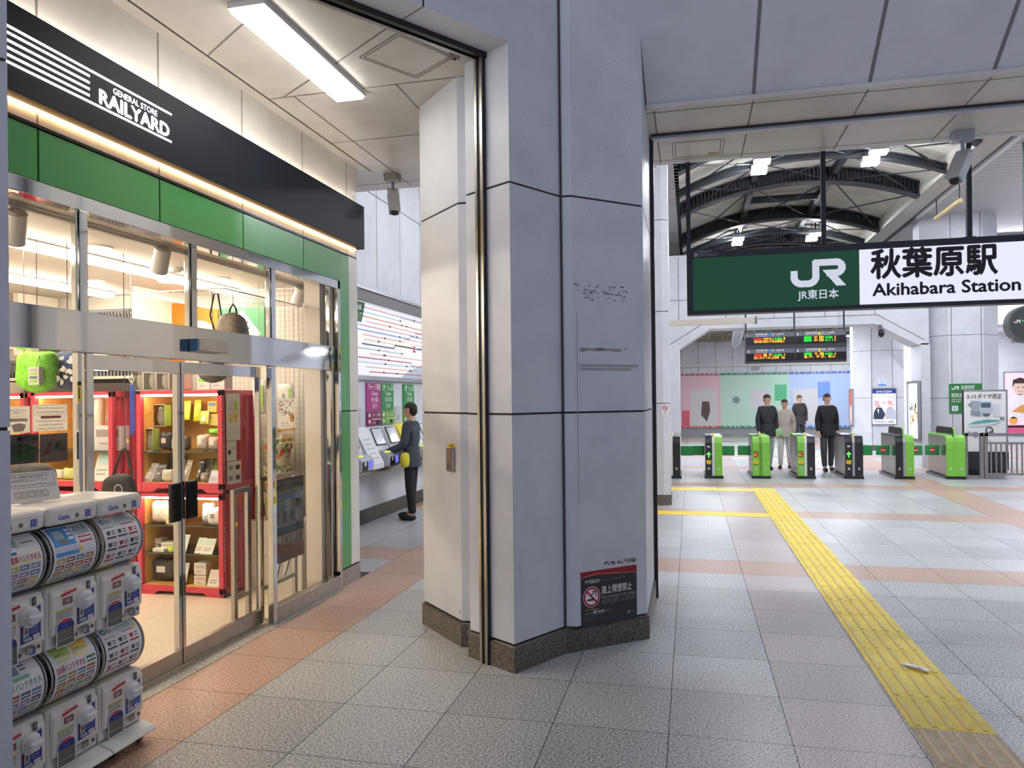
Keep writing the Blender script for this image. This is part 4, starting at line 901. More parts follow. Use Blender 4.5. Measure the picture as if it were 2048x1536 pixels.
# sloping counter with machines
t = MB(); t.ext([(XM, 6.7, .72), (-4.15, 6.7, .72), (-4.12, 6.7, .74), (-4.12, 6.7, .79), (XM, 6.7, .79)], (0, 6.8, 0), STEELB); tag(t.build('machine_counter'), 'steel counter running under the ticket machines', 'counter')
def slope_fr(y): return frame((-4.15, y, .84), (0, 1, 0), (-.42, 0, 1))        # u along the wall, v up the console
def tmachine(y0, lab, w_=.48):
    t = thing('ticket_machine', lab, 'ticket machine', (0, 0, 0), 0, 'ticket machines on the counter')
    WM = mat('machine_white', 'dfe1e6', .35)
    MB().ext([(XM, y0, .79), (-4.15, y0, .79), (-4.15, y0, .84), (-4.36, y0, 1.34), (XM, y0, 1.34)], (0, w_-.01, 0), WM).build('console', t)
    b = MB(); b.M = slope_fr(y0); b.box(.07, w_-.07, .26, .52, .0, .012, P('3a3d44')); b.M = b.M @ Matrix.Translation((0, 0, .012)); b.rect(.09, .275, w_-.09, .505, mat('screen_grey', 'c9cfd4', .15, es=.15), 1); b.build('screen', t)
    b = MB().ext([(-4.13, y0+.04, .79), (-4.06, y0+.06, .80), (-4.05, y0+.06, .93), (-4.1, y0+.06, .99), (-4.22, y0+.04, 1.02), (-4.25, y0+.04, .9)], (0, w_-.1, 0), mat('machine_grey', 'b5b9c2', .35)); b.build('bill_unit', t, bevel=.01)
    b = MB(); b.M = frame((-4.049, y0, 0), (0, 1, 0)); b.rect(.08, .81, .24, .93, TXTK, 1); b.rect(.28, .84, .37, .935, emit('blue_screen', '5a5af0', 1.6), 1); b.rect(.08, .795, .38, .805, TXTK, 1); b.disc(.16, .9, .03, P('d8dadd'), 2); b.build('slots', t)
    b = MB().box(-4.13, -4.1, y0+.06, y0+.2, .99, 1.005, emit('lime_led', 'd8ff30', 1.2)); b.build('coin_light', t)
for y, l in ((8.62, 'ticket machine nearest the shop, with lime lit coin slot'), (9.51, 'ticket machine under the magenta charge sign'), (10.02, 'ticket machine under the left green tickets sign'), (10.88, 'ticket machine used by the standing person'), (11.4, 'farthest ticket machine behind the standing person')): tmachine(y, l)
def cover(y0, w_, col, lab):
    t = MB(); t.ext([(XM, y0, .79), (-4.1, y0, .79), (-4.1, y0, .86), (-4.36, y0, 1.345), (XM, y0, 1.345)], (0, w_, 0), P(col)); t.M = frame((-4.1, y0, .86), (0, 1, 0), (-.26, 0, .485))
    for i in range(5): t.rect(.06, .08+i*.07, w_-.08-.03*(i % 2), .092+i*.07, P(['c8a0a0', '9fb8a8', 'b0b4bc'][i % 3]), 1)
    tag(t.build('machine_cover'), lab, 'cover')
cover(9.12, .37, 'e8e8ec', 'white sloping cover with notices between two ticket machines'); cover(10.52, .34, 'ecd92c', 'yellow notice panel left of the standing person')
# ================================================================ SHOP THINGS
XS = -3.03
t = thing('store_sign', 'long dark General Store Railyard fascia sign with glowing white letters', 'sign', (0, 0, 0))
MB().box(-3.115, XS, 1.2, 6.6, 3.165, 3.575, mat('fascia_dark', '20242e', .5, spec=.12)).build('fascia', t, bevel=.002)
SGL = emit('sign_glow', 'f6fbff', 3.2)
b = MB(); b.M = frame((XS, 0, 0), (0, 1, 0)); pz = lambda x, y: ax(x, y, XS)
for (ex, ey) in ((342.6, 229.6), (178.6, 152.4), (178.6, 165.9), (178.6, 178.6), (178.6, 191.4), (342.6, 284.3)):
    e = pz(ex, ey); b.rect(1.4, e.z-.0065, e.y, e.z+.0065, SGL, 3)
b.build('stripes', t)
b = MB(); b.M = frame((XS, 0, 0), (0, 1, 0))
a0, a1 = pz(198.5, 205), pz(337, 270); b.text('RAILYARD', a0.y, pz(198.5, 206).z, .078, SGL, 3, w=a1.y-a0.y, bold=.05)
a0, a1 = pz(225.5, 186), pz(313.5, 231); b.text('GENERAL STORE', a0.y, pz(225.5, 187).z, .034, SGL, 3, w=a1.y-a0.y, bold=.018)
b.build('lettering', t)
b = MB(); b.M = frame((XS, 0, 0), (0, 1, 0)); e = pz(468, 350); b.rect(e.y-.002, 3.166, e.y+.002, 3.574, P('14161b'), 1); b.build('panel_joint', t)
MB().box(-3.09, -3.05, 1.2, 6.56, 3.5755, 3.582, emit('led_strip_up', 'ffeedd', 7)).build('up_light_strip', t)
MB().box(-3.117, -3.10, 1.2, 6.56, 3.15, 3.166, emit('led_strip_warm', 'ffc684', 7)).build('led_strip', t)

t = thing('door_sensor', 'small steel motion sensor box above the shop door', 'sensor', (-3.1, 4.27, 2.08))
MB().box(0, .07, -.155, .155, -.04, .04, STEELB).build('cover', t, bevel=.006); MB().box(.004, .066, -.165, -.155, -.038, .038, P('4d7dab', .3)).build('end_cap', t)
t = MB(frame((-3.099, 5.9, 1.99), (0, 1, 0))); t.rect(0, 0, .09, .075, P('d8d6d2'), 1); t.rect(.1, .02, .13, .2, P('2b2f44'), 1); t.rect(.105, .13, .13, .17, P('d890a8'), 2)
for i in range(4): t.rect(.01, .01+i*.016, .08, .014+i*.016, P('8a8884'), 2)
tag(t.build('door_sticker'), 'small label stickers at the right end of the steel door header', 'sticker')

# ---- shop ceiling lights
for x, a, b_, l in ((-4.37, 1.2, 6.5, 'nearer'), (-5.65, 1.2, 6.3, 'farther')):
    t = thing('linear_light', 'long glowing ceiling light line inside the shop, the %s of two' % l, 'light', (x, (a+b_)/2, 2.828))
    MB().box(-.06, .06, -(b_-a)/2, (b_-a)/2, -.012, 0, P('f0ece4')).build('trim', t); MB().box(-.045, .045, -(b_-a)/2+.01, (b_-a)/2-.01, -.06, -.011, emit('shop_line', 'ffefd8', 27)).build('diffuser', t)
for (px, py), l in (((200, 495), 'nearest the door'), ((190, 562), 'at far left'), ((333, 562), 'right of the spotlight'), ((440, 557), 'beside the end wall')):
    q = az(px, py, 2.828); t = thing('downlight', 'round recessed downlight in the shop ceiling, '+l, 'light', (q.x, q.y, 2.83))
    MB().cyl((0, 0, -.008), (0, 0, 0), .085, P('f4efe6'), 24).build('ring', t); MB().cyl((0, 0, -.011), (0, 0, -.008), .07, emit('down', 'fff3dc', 45), 24).build('lens', t)
q = az(352, 536, 2.83); t = MB().cyl((0, 0, -.02), (0, 0, 0), .06, P('f1ede6'), 20).cyl((0, 0, -.035), (0, 0, -.02), .04, P('e4dfd6'), 20).build('smoke_detector', None, (q.x, q.y, 2.829)); tag(t, 'round white smoke detector on the shop ceiling', 'detector')
t = MB().box(-.6, -.02, -.05, .05, -.015, 0, P('8f8b86')).build('air_vent', None, (-4.75, 4.25, 2.829), (0, 0, PI/2)); tag(t, 'narrow grey slot vent in the shop ceiling', 'vent')
t = thing('light_track', 'white lighting track under the shop ceiling behind the glass', 'track', (-3.62, 4, 2.83)); MB().box(-.02, .02, -2.7, 2.45, -.03, 0, WHITE).build('rail', t); MB().box(-.045, .045, -2.7, 2.45, -.012, 0, P('e5dfd4')).build('plate', t)
for px, py, l in ((30, 455, 'at the left edge'), (322, 520, 'in the middle of the shop window'), (598, 592, 'at the right end of the shop window')):
    q = ax(px, py, -3.62); t = thing('spotlight', 'white cylindrical track spotlight '+l, 'spotlight', (-3.62, q.y, 2.80), 0, 'track spotlights')
    zc = q.z-2.80; d = Vector((-.5, .35, -.8)).normalized(); c = Vector((0, 0, zc))
    MB().box(-.02, .02, -.05, .05, -.035, 0, WHITE).cyl((0, 0, zc+.07), (0, 0, -.03), .014, WHITE, 8).build('stem', t)
    MB().tube([(.065, 0, zc), (.07, 0, zc+.06), (0, 0, zc+.085), (-.07, 0, zc+.06), (-.065, 0, zc)], .006, WHITE, 6).build('yoke', t)
    MB().cyl(c-d*.09, c+d*.09, .055, WHITE, 22, .06).cyl(c+d*.088, c+d*.094, .05, P('d8cdb8')).cyl(c-d*.1, c-d*.09, .04, P('b9b4aa')).build('head', t)

# ---- wire grid, square signs and hanging goods
def grid(name, lab, o, u, w_, h_, st=.05, r_=.0018, v=(0, 0, 1)):
    t = MB(frame(o, u, v)); m = P('cfc9bd')
    n = int(w_/st)
    for i in range(n+1): t.box(i*st-r_, i*st+r_, 0, h_, -r_, r_, m)
    for i in range(int(h_/st)+1): t.box(0, w_, i*st-r_, i*st+r_, r_, 3*r_, m)
    t.box(-.004, .004, 0, h_, -.004, .004, m); t.box(w_-.004, w_+.004, 0, h_, -.004, .004, m); t.box(0, w_, -.004, .004, -.004, .004, m); t.box(0, w_, h_-.004, h_+.004, -.004, .004, m)
    return tag(t.build(name), lab, 'grid panel')
grid('wire_grid', 'large white wire grid on the shop end wall behind the square signs', (-5.6, 6.53, .7), (1, 0, 0), 1.9, 2.1)
grid('wire_grid', 'narrow white wire grid panel at the right window, behind the flyer', (-3.68, 6.40, .9), (1, 0, 0), .28, 1.85)
grid('wire_grid', 'horizontal wire grid rack hung from the shop ceiling', (-4.5, 5.2, 2.62), (1, 0, 0), .9, 1.1, .055, .0016, (0, 1, 0))
t = thing('square_sign', 'orange square sign with a white disc on the shop end wall', 'sign', (0, 6.515, 0), 0, 'square signs on the end wall'); t.matrix_world = frame((-5.12, 6.515, 2.13), (1, 0, 0))
MB().box(0, .545, 0, .59, -.0, .012, P('f08a14', .35)).build('board', t)
b = MB(); b.M = Matrix.Translation((0, 0, .012)); b.disc(.33, .17, .235, P('f6f1ea', .35), 1, 40); b.ring(.33, .17, .2, .205, P('e8c9a0'), 2, 40); b.text('7', .33, .1, .18, P('e5851c'), 2, 'CENTER', bold=.02); b.build('symbol', t)
t = thing('square_sign', 'green square sign with a white diamond on the shop end wall', 'sign', (0, 0, 0), 0, 'square signs on the end wall'); t.matrix_world = frame((-4.555, 6.515, 2.13), (1, 0, 0))
MB().box(0, .50, 0, .565, 0, .012, P('4f9a68', .35)).build('board', t)
b = MB(); b.M = Matrix.Translation((0, 0, .012)); b.poly([(.25, .50), (.46, .255), (.25, .01), (.04, .255)], P('f6f4ee', .35), 1)
for i, (v, w_) in enumerate(((.36, .1), (.30, .14), (.24, .1), (.18, .14), (.12, .1))): b.rect(.27-w_/2, v, .27+w_/2, v+.018, P('5c6660'), 2)
b.rect(.255, .1, .275, .4, P('5c6660'), 2); b.rect(.20, .525, .30, .55, P('efece6'), 1); b.build('symbol', t)
def cordto(mb, x, y, z0, z1=2.6, m=None): mb.cyl((x, y, z0), (x, y, z1), .0025, m or P('6c6760'), 5)
def blob(mb, pts, d, m, puff=.5):          # soft bag: outline (x,z) swollen along y
    n = len(pts); cx = sum(p[0] for p in pts)/n; cz = sum(p[1] for p in pts)/n; rings = []
    for k, (s, yy) in enumerate(((.0, -d*.5), (.55, -d*.48), (.88, -d*.33), (1, 0), (.88, d*.33), (.55, d*.48), (0, d*.5))):
        rings.append([(cx+(x-cx)*s, yy, cz+(z-cz)*s) for x, z in pts])
    v = [q for r_ in rings for q in r_]; f = []
    for k in range(len(rings)-1):
        for i in range(n): f.append((k*n+i, k*n+(i+1) % n, (k+1)*n+(i+1) % n, (k+1)*n+i))
    mb.add(v, f, m, True); return mb
def pxpoly(pts, Y): return [(ay(x, y, Y).x, ay(x, y, Y).z) for x, y in pts]
def smooth(pts, n=3):
    for _ in range(n):
        q = []
        for i in range(len(pts)):
            a, b_ = pts[i], pts[(i+1) % len(pts)]; q += [(a[0]*.75+b_[0]*.25, a[1]*.75+b_[1]*.25), (a[0]*.25+b_[0]*.75, a[1]*.25+b_[1]*.75)]
        pts = q
    return pts
def hang_bag(name, lab, cat, pts, Y, d, m, handle, cord, group=None, extra=None):
    t = thing(name, lab, cat, (0, Y, 0), 0, group)
    b = MB(); blob(b, smooth(pxpoly(pts, Y), 2), d, m); b.build('body', t)
    h = MB(); P0 = [(ay(x, y, Y).x, 0, ay(x, y, Y).z) for x, y in handle]; h.tube(P0, .008, mat('strap_dark', '2b2a28', .7) if m is not LIMEF else LIMEF, 6)
    q = ay(cord[0], cord[1], Y); h.cyl((q.x, 0, q.z), (q.x, 0, 2.62 if cord[0] > 300 else 2.76), .003, P('6c6760'), 5); h.build('strap', t)
    if extra: extra(t, Y)
    return t
LIMEF = noisy('lime_fabric', '82d038', '6fbd2a', '93de4a', 14, rough=.7, bump=.4)
TAUPE = noisy('taupe_fabric', '857a6e', '6f655b', '958a7e', 16, rough=.8, bump=.5)
NAVYF = mat('navy_fabric', '46557e', .8); BLKF = noisy('black_fabric', '1d1c1c', '141313', '2a2928', 14, rough=.7)
def ex_tag(t, Y):
    b = MB(); q = ay(70, 752, Y-.09); b.box(q.x-.04, q.x+.04, -.10, -.07, q.z-.055, q.z+.055, P('e6ddd4')); b.M = frame((q.x, -.101, q.z), (1, 0, 0))
    for i in range(4): b.rect(-.028, -.04+i*.024, .028, -.026+i*.024, P(['8ccf4a', '5f6a7a', '8ccf4a', 'c8c0b8'][i]), 1)
    b.M = Matrix.Identity(4); b.tube([(q.x, -.085, q.z+.055), (q.x+.01, -.08, q.z+.1), (q.x+.0, -.06, q.z+.13)], .004, P('d8f0a0'), 5); b.build('pass_case', t)
hang_bag('shopping_bag', 'bright lime green folded shopping bag hanging in the left shop window', 'bag', [(42, 706), (58, 700), (84, 706), (110, 700), (113, 740), (110, 778), (72, 790), (38, 774), (40, 740)], 3.9, .14, LIMEF, [(60, 706), (74, 690), (88, 706)], (74, 692), None, ex_tag)
def ex_pat(t, Y):
    b = MB(); rr = random.Random(4); b.M = frame((0, -.075, 0), (1, 0, 0))
    for i in range(22):
        q = ay(108+rr.random()*42, 712+rr.random()*58, Y-.07); a_ = rr.random()*6
        b.poly([(q.x+.024*math.cos(a_+k*1.25)*(1 if k % 2 else .6), q.z+.024*math.sin(a_+k*1.25)*(1 if k % 2 else .6)) for k in range(5)], P('e6e2da'), 1+i)
    b.build('leaf_print', t)
hang_bag('drawstring_bag', 'navy bag with white leaf print beside the lime green bag', 'bag', [(112, 706), (135, 700), (162, 704), (170, 740), (160, 776), (132, 782), (110, 774), (102, 745)], 4.0, .10, NAVYF, [(118, 708), (135, 694), (152, 706)], (135, 696), None, ex_pat)
hang_bag('backpack', 'taupe grey drawstring backpack hanging in front of the green square sign', 'bag', [(452, 626), (470, 624), (484, 632), (492, 660), (494, 690), (470, 698), (440, 690), (436, 668), (443, 640)], 5.3, .2, TAUPE, [(458, 632), (460, 618), (466, 608), (472, 618), (474, 632)], (466, 608))
hang_bag('round_bag', 'dark grey round bag hanging above the red container shelf', 'bag', [(392, 732), (425, 715), (458, 734), (452, 756), (430, 768), (405, 762)], 5.2, .14, mat('dark_grey_nylon', '4b4e48', .5), [(400, 726), (425, 690), (450, 726)], (425, 692))
hang_bag('cross_body_strap', 'thin long cord loop hanging between the square signs', 'strap', [(428, 660), (432, 660), (431, 668), (428, 668)], 5.45, .01, BLKF, [(430, 664), (420, 630), (428, 588), (436, 588), (444, 640), (432, 664)], (430, 588))
def ex_logo(t, Y):
    b = MB(); q = ay(241, 978, Y-.05); b.M = frame((q.x, -.07, q.z), (1, 0, 0)); b.ring(0, 0, .028, .034, P('e8e8e8'), 1); b.rect(-.03, -.05, .035, -.03, P('e8e8e8'), 1); b.build('print', t)
hang_bag('tote_bag', 'black tote bag with white print hanging behind the capsule machines', 'bag', [(218, 951), (244, 946), (264, 950), (274, 985), (272, 1010), (214, 1010), (205, 985), (208, 960)], 4.4, .09, BLKF, [(226, 950), (244, 900), (250, 896), (254, 904), (264, 950)], (250, 897), None, ex_logo)
hang_bag('black_bag', 'large black bag low in the left window behind the notice card', 'bag', [(20, 930), (60, 924), (100, 930), (104, 960), (90, 1010), (30, 1020), (8, 990)], 4.1, .2, BLKF, [(40, 928), (50, 905), (62, 926)], (50, 906))
t = thing('lanyard', 'blue lanyard hanging on a white hook beside the red container', 'lanyard', (0, 5.0, 0)); q = ay(262, 770, 5.0); q2 = ay(261, 868, 5.0)
MB().add([(q.x-.004, -.01, q.z), (q.x+.012, 0, q.z), (q2.x+.022, .0, q2.z), (q2.x+.004, -.01, q2.z)], [(0, 1, 2, 3)], P('2f55c8')).add([(q.x+.014, .004, q.z), (q.x+.026, .01, q.z), (q2.x+.04, .01, q2.z+.02), (q2.x+.024, .004, q2.z)], [(0, 1, 2, 3)], P('27489f')).build('ribbon', t)
MB().tube([(q.x, 0, q.z+.02), (q.x-.02, 0, q.z+.05), (q.x+.01, 0, q.z+.08), (q.x+.03, 0, q.z+.04), (q.x, 0, q.z+.0)], .005, P('efe9e0'), 6).cyl((q.x+.005, 0, q.z+.07), (q.x+.005, 0, 2.83), .003, P('c9c2b6'), 5).build('hook', t)
q3 = ay(252, 890, 5.0); MB().ball((q3.x+.02, 0, q3.z+.03), (.015, .008, .02), P('c89a5a')).tube([(q2.x+.03, 0, q2.z), (q3.x+.02, 0, q3.z+.05)], .004, BLACK, 5).build('clip', t)

# ---- red container shelf units
def container(x0, x1, z0, lab, shelves, led=True, right=True, txt=None):
    t = thing('display_container', lab, 'shelf unit', (0, 5.69, z0), 0, 'red container shelf units'); H_ = .905; D_ = .52; pw = .045
    b = MB()
    for xa, xb in ((x0, x0+pw), (x1-pw, x1)): b.box(xa, xb, 0, pw, .0, H_, RED); b.box(xa, xb, D_-pw, D_, 0, H_, RED)
    b.box(x0, x1, 0, pw, H_-.03, H_, RED); b.box(x0, x1, D_-pw, D_, H_-.03, H_, RED); b.box(x0+pw, x1-pw, 0.004, pw, .035, .085, RED); b.box(x0, x1, D_-pw, D_, .03, .085, RED)
    b.box(x1-pw, x1, 0, D_, H_-.05, H_, RED); b.box(x1-pw, x1, 0, D_, .03, .085, RED)
    for xa, s in ((x0, 1), (x1, -1)): b.ext([(xa, 0.006, 0.0), (xa+s*.16, .006, .0), (xa+s*.22, .006, .04), (xa, .006, .06)][::s], (0, .03, 0), RED)
    b.box(x0+.01, x1-.01, .01, D_-.01, H_-.012, H_-.004, RED)
    for q in (.022, ): b.M = frame((x1-.022, 0, .022), (1, 0, 0)); b.disc(0, 0, .009, TXTK, 1, 12); b.M = frame((x1, .022, .022), (0, 1, 0)); b.disc(0, 0, .009, TXTK, 1, 12); b.M = Matrix.Identity(4)
    b.build('frame', t, bevel=.003)
    for side, xx in (('r', x1-.018), ('l', x0+.012)):
        if side == 'l' and right: pass
        b = MB(); prof = []; y = pw
        while y < D_-pw-.02:
            prof += [(xx, y), (xx-.018, y+.014), (xx-.018, y+.05), (xx, y+.064), (xx, y+.094)]; y += .094
        vs = [(x, min(y, D_-pw), z) for z in (.085, H_-.05) for x, y in prof]; n = len(prof)
        b.add(vs, [(i, i+1, n+i+1, n+i) for i in range(n-1)], RED); b.build('corrugated_side', t)
    b = MB().box(x0+pw, x1-pw, D_-.06, D_-.05, .085, H_-.03, OCHRE).box(x0+.035, x0+pw, .045, D_-.05, .085, H_-.03, OCHRE).box(x1-pw, x1-.04, .045, D_-.05, .085, H_-.03, OCHRE).box(x0+pw, x1-pw, .02, D_-.05, .06, .086, OCHRE)
    b.M = frame((0, D_-.0605, 0), (1, 0, 0)); hole = P('a8742a')
    for i in range(int((x1-x0-.12)/.05)):
        for j in range(15): b.rect(x0+.07+i*.05, .12+j*.05, x0+.076+i*.05, .126+j*.05, hole, .2)
    b.build('lining', t)
    for sz in shelves: MB().box(x0+pw, x1-pw, .03, D_-.06, sz-.008, sz, glass('shelf_glass', 'dfeae2')).box(x0+pw, x1-pw, .028, .031, sz-.008, sz, GLASSE).build('glass_shelf', t)
    if led: MB().box(x0+.06, x1-.055, .03, .05, H_-.05, H_-.033, emit('shelf_led', 'fff0d0', 24)).build('led_bar', t)
    if txt:
        b = MB(); b.M = frame((x1, .022, 0), (0, 1, 0)); v = txt[1]
        for ch in txt[0]: b.text(ch, 0, v, .026, TXTW, 1, 'CENTER', bold=.015); v -= .0365
        b.build('lettering', t)
    return t
CX0, CX1 = -4.845, -3.97
container(CX0, CX1, .0, 'lower red container shelf with mugs and boxes on the cream shop floor', [.37, .62], txt=('RY・02022003', .60))
container(CX0, CX1, .915, 'upper red container shelf with packed goods behind the shop door', [.362], txt=('RY・02022003', .58))
container(-6.0, -5.1, .0, 'lower red container shelf on the left, mostly hidden by the capsule machines', [.37, .62])
container(-6.0, -5.1, .915, 'upper red container shelf on the left behind the window notices', [.362])
container(-6.98, -6.08, .915, 'upper red container shelf at the far left edge of the window', [.362]); container(-6.98, -6.08, .0, 'lower red container shelf at the far left edge of the window', [.37])
# notices on the corrugated side of the right container
for (ya, yb, za, zb, draw), lab in zip(((.055, .26, 1.37, 1.79, 0), (.055, .20, 1.19, 1.365, 1), (.06, .27, .985, 1.185, 2)), ('tall white notice with four coloured icons on the red container side', 'small white notice below the coloured icons on the red container side', 'white notice with four product pictures on the red container side')):
    t = MB(frame((CX1+.002, 5.69, 0), (0, 1, 0))); t.box(ya, yb, za, zb, 0, .003, P('efeae6')); t.M = t.M @ Matrix.Translation((0, 0, .003)); w_ = yb-ya; h_ = zb-za
    if draw == 0:
        for i in range(4): t.rect(ya+w_*(.2+.36*(i % 2)), za+h_*(.38+.26*(i//2)), ya+w_*(.44+.36*(i % 2)), za+h_*(.58+.26*(i//2)), P(['eec23a', 'eec23a', 'd6d3cf', 'a9cc5a'][i]), 1)
    elif draw == 1: t.disc(ya+w_*.28, za+h_*.45, .022, TXTK, 1, 16); t.rect(ya+w_*.6, za+h_*.6, ya+w_*.8, za+h_*.66, P('9a9a9a'), 1)
    else:
        for i in range(4): t.rect(ya+w_*(.12+.48*(i % 2)), za+h_*(.16+.46*(i//2)), ya+w_*(.38+.5*(i % 2)), za+h_*(.36+.46*(i//2)), P(['8b8b88', '222222', '9a958a', '2c2c2c'][i]), 1)
        t.rect(ya, za+h_*.5, yb, za+h_*.505, P('cccccc'), 1); t.rect(ya+w_*.5, za, ya+w_*.505, zb, P('cccccc'), 1)
    tag(t.build('notice_sheet'), lab, 'notice', 'notices on the red container side')

# ---- goods (placed on the shelves by their front faces)
def rng(x0, y0, x1, y1, Y): a = ay(x0, y0, Y); b_ = ay(x1, y1, Y); return a.x, b_.x, b_.z, a.z
def good(kind, lab, cat, name, px, Y, zb, col, group, c2='ffffff', d=.08, txt=None):
    x0, x1, z0, z1 = rng(*px, Y); z0 = zb if zb is not None else z0
    t = thing(name, lab, cat, ((x0+x1)/2, Y, z0+.0005), 0, group); w_ = x1-x0; h_ = max(.02, z1-z0); u = w_/2
    if kind == 'box':
        MB().box(-u, u, 0, d, 0, h_, P(col)).build('carton', t, bevel=.002)
        b = MB(frame((0, 0, 0), (1, 0, 0))); b.rect(-u*.8, h_*.55, u*.8, h_*.85, P(c2), 1); b.rect(-u*.6, h_*.25, u*.2, h_*.32, P('9a968e'), 1)
        if txt: b.text(txt, 0, h_*.6, h_*.16, TXTK, 2, 'CENTER', w=w_*.6)
        b.build('print', t)
    elif kind == 'window':
        MB().box(-u, -u+.004, 0, d, 0, h_, P('e8e3da')).box(u-.004, u, 0, d, 0, h_, P(col)).box(-u, u, d-.004, d, 0, h_, P('d9d4cb')).box(-u, u, 0, d, 0, .004, P('e8e3da')).box(-u, u, 0, d, h_-.004, h_, P('e8e3da')).build('carton', t)
        MB().add([(-u, .001, .003), (u, .001, .003), (u, .001, h_-.003), (-u, .001, h_-.003)], [(0, 1, 2, 3)], CLEARP).build('window', t)
        MB().ball((0, d*.5, h_*.40), (u*.62, d*.36, h_*.38), P('efe8de')).ball((0, d*.5, h_*.76), (u*.42, d*.3, h_*.16), P('cfc7bd')).build('soft_toy', t)
    elif kind == 'pouch':
        s = d; o = [(-u, 0), (u, 0), (u, h_*.96), (u*.9, h_), (-u*.9, h_), (-u, h_*.96)]
        b = MB(); n = 6; A = [(x, s*z/h_, z) for x, z in o]; B = [(x, s*z/h_+.012, z) for x, z in o]; C_ = [(x*.5, s*z/h_-.012, h_*.5+(z-h_*.5)*.6) for x, z in o]
        b.add(A+B+C_, [(i, (i+1) % 6, 6+(i+1) % 6, 6+i) for i in range(6)]+[tuple(range(6, 12))]+[(i, (i+1) % 6, 12+(i+1) % 6, 12+i) for i in range(6)]+[tuple(range(12, 18))], P(col, .3)); b.build('packet', t)
        b = MB(frame((0, -.014+s*.3, h_*.3), (1, 0, 0), (0, s/h_, 1))); b.rect(-u*.42, -.04*h_, u*.4, h_*.25, P(c2), 1); b.build('print', t)
        MB().box(-u, u, s*.86, s*.86+.016, h_*.82, h_*.9, P(c2)).build('header_strip', t)
    elif kind == 'lump':
        rr = random.Random(int(px[0]*7+px[1])); pts = [(u*sx_*(.86+.14*rr.random()), h_*.5+h_*.5*sz_*(.86+.14*rr.random())) for sx_, sz_ in ((1, 0), (1, .6), (.92, .95), (.5, 1), (0, .92), (-.5, 1), (-.92, .95), (-1, .6), (-1, 0), (-1, -.8), (-.8, -1), (0, -1), (.8, -1), (1, -.8))]
        blob(MB(), smooth(pts, 1), d, P(col, .35)).build('body', t, (0, d*.5, 0))
        b = MB(frame((0, -.004, h_*.4), (1, 0, 0))); b.rect(-u*.35, 0, u*.3, h_*.25, P(c2), 1); b.build('tag', t)
    elif kind == 'card':
        MB().hexa([(-u, 0, 0), (u, 0, 0), (u, .004, 0), (-u, .004, 0), (-u, d, h_), (u, d, h_), (u, d+.004, h_), (-u, d+.004, h_)], P(col)).build('sheet', t)
        b = MB(frame((0, -.0005, 0), (1, 0, 0), (0, d/max(h_, .01), 1))); L_ = math.hypot(d, h_); b.rect(-u*.8, L_*.55, u*.8, L_*.9, P(c2), 1); b.rect(-u*.7, L_*.2, u*.5, L_*.26, P('a8a49c'), 1); b.rect(-u*.7, L_*.34, u*.6, L_*.4, P('a8a49c'), 1)
        if txt: b.text(txt, 0, L_*.62, L_*.2, P('4a4038'), 2, 'CENTER', w=w_*.7, bold=.01)
        b.build('print', t); MB().box(-u*.4, u*.4, d*.5, d+.02, 0, h_*.4, CLEARP).build('easel', t)
    return t
G1 = 'packed goods on the glass shelf of the upper right container'; G2 = 'packets standing in the upper right container'; G3 = 'goods on the top glass shelf of the lower right container'; G4 = 'small boxes and cards in the lower right container'; G5 = 'goods at the bottom of the lower right container'; G6 = 'boxes on top of the right container'; G7 = 'goods in the left container'
zt = .915+.362; zf = .915+.0865
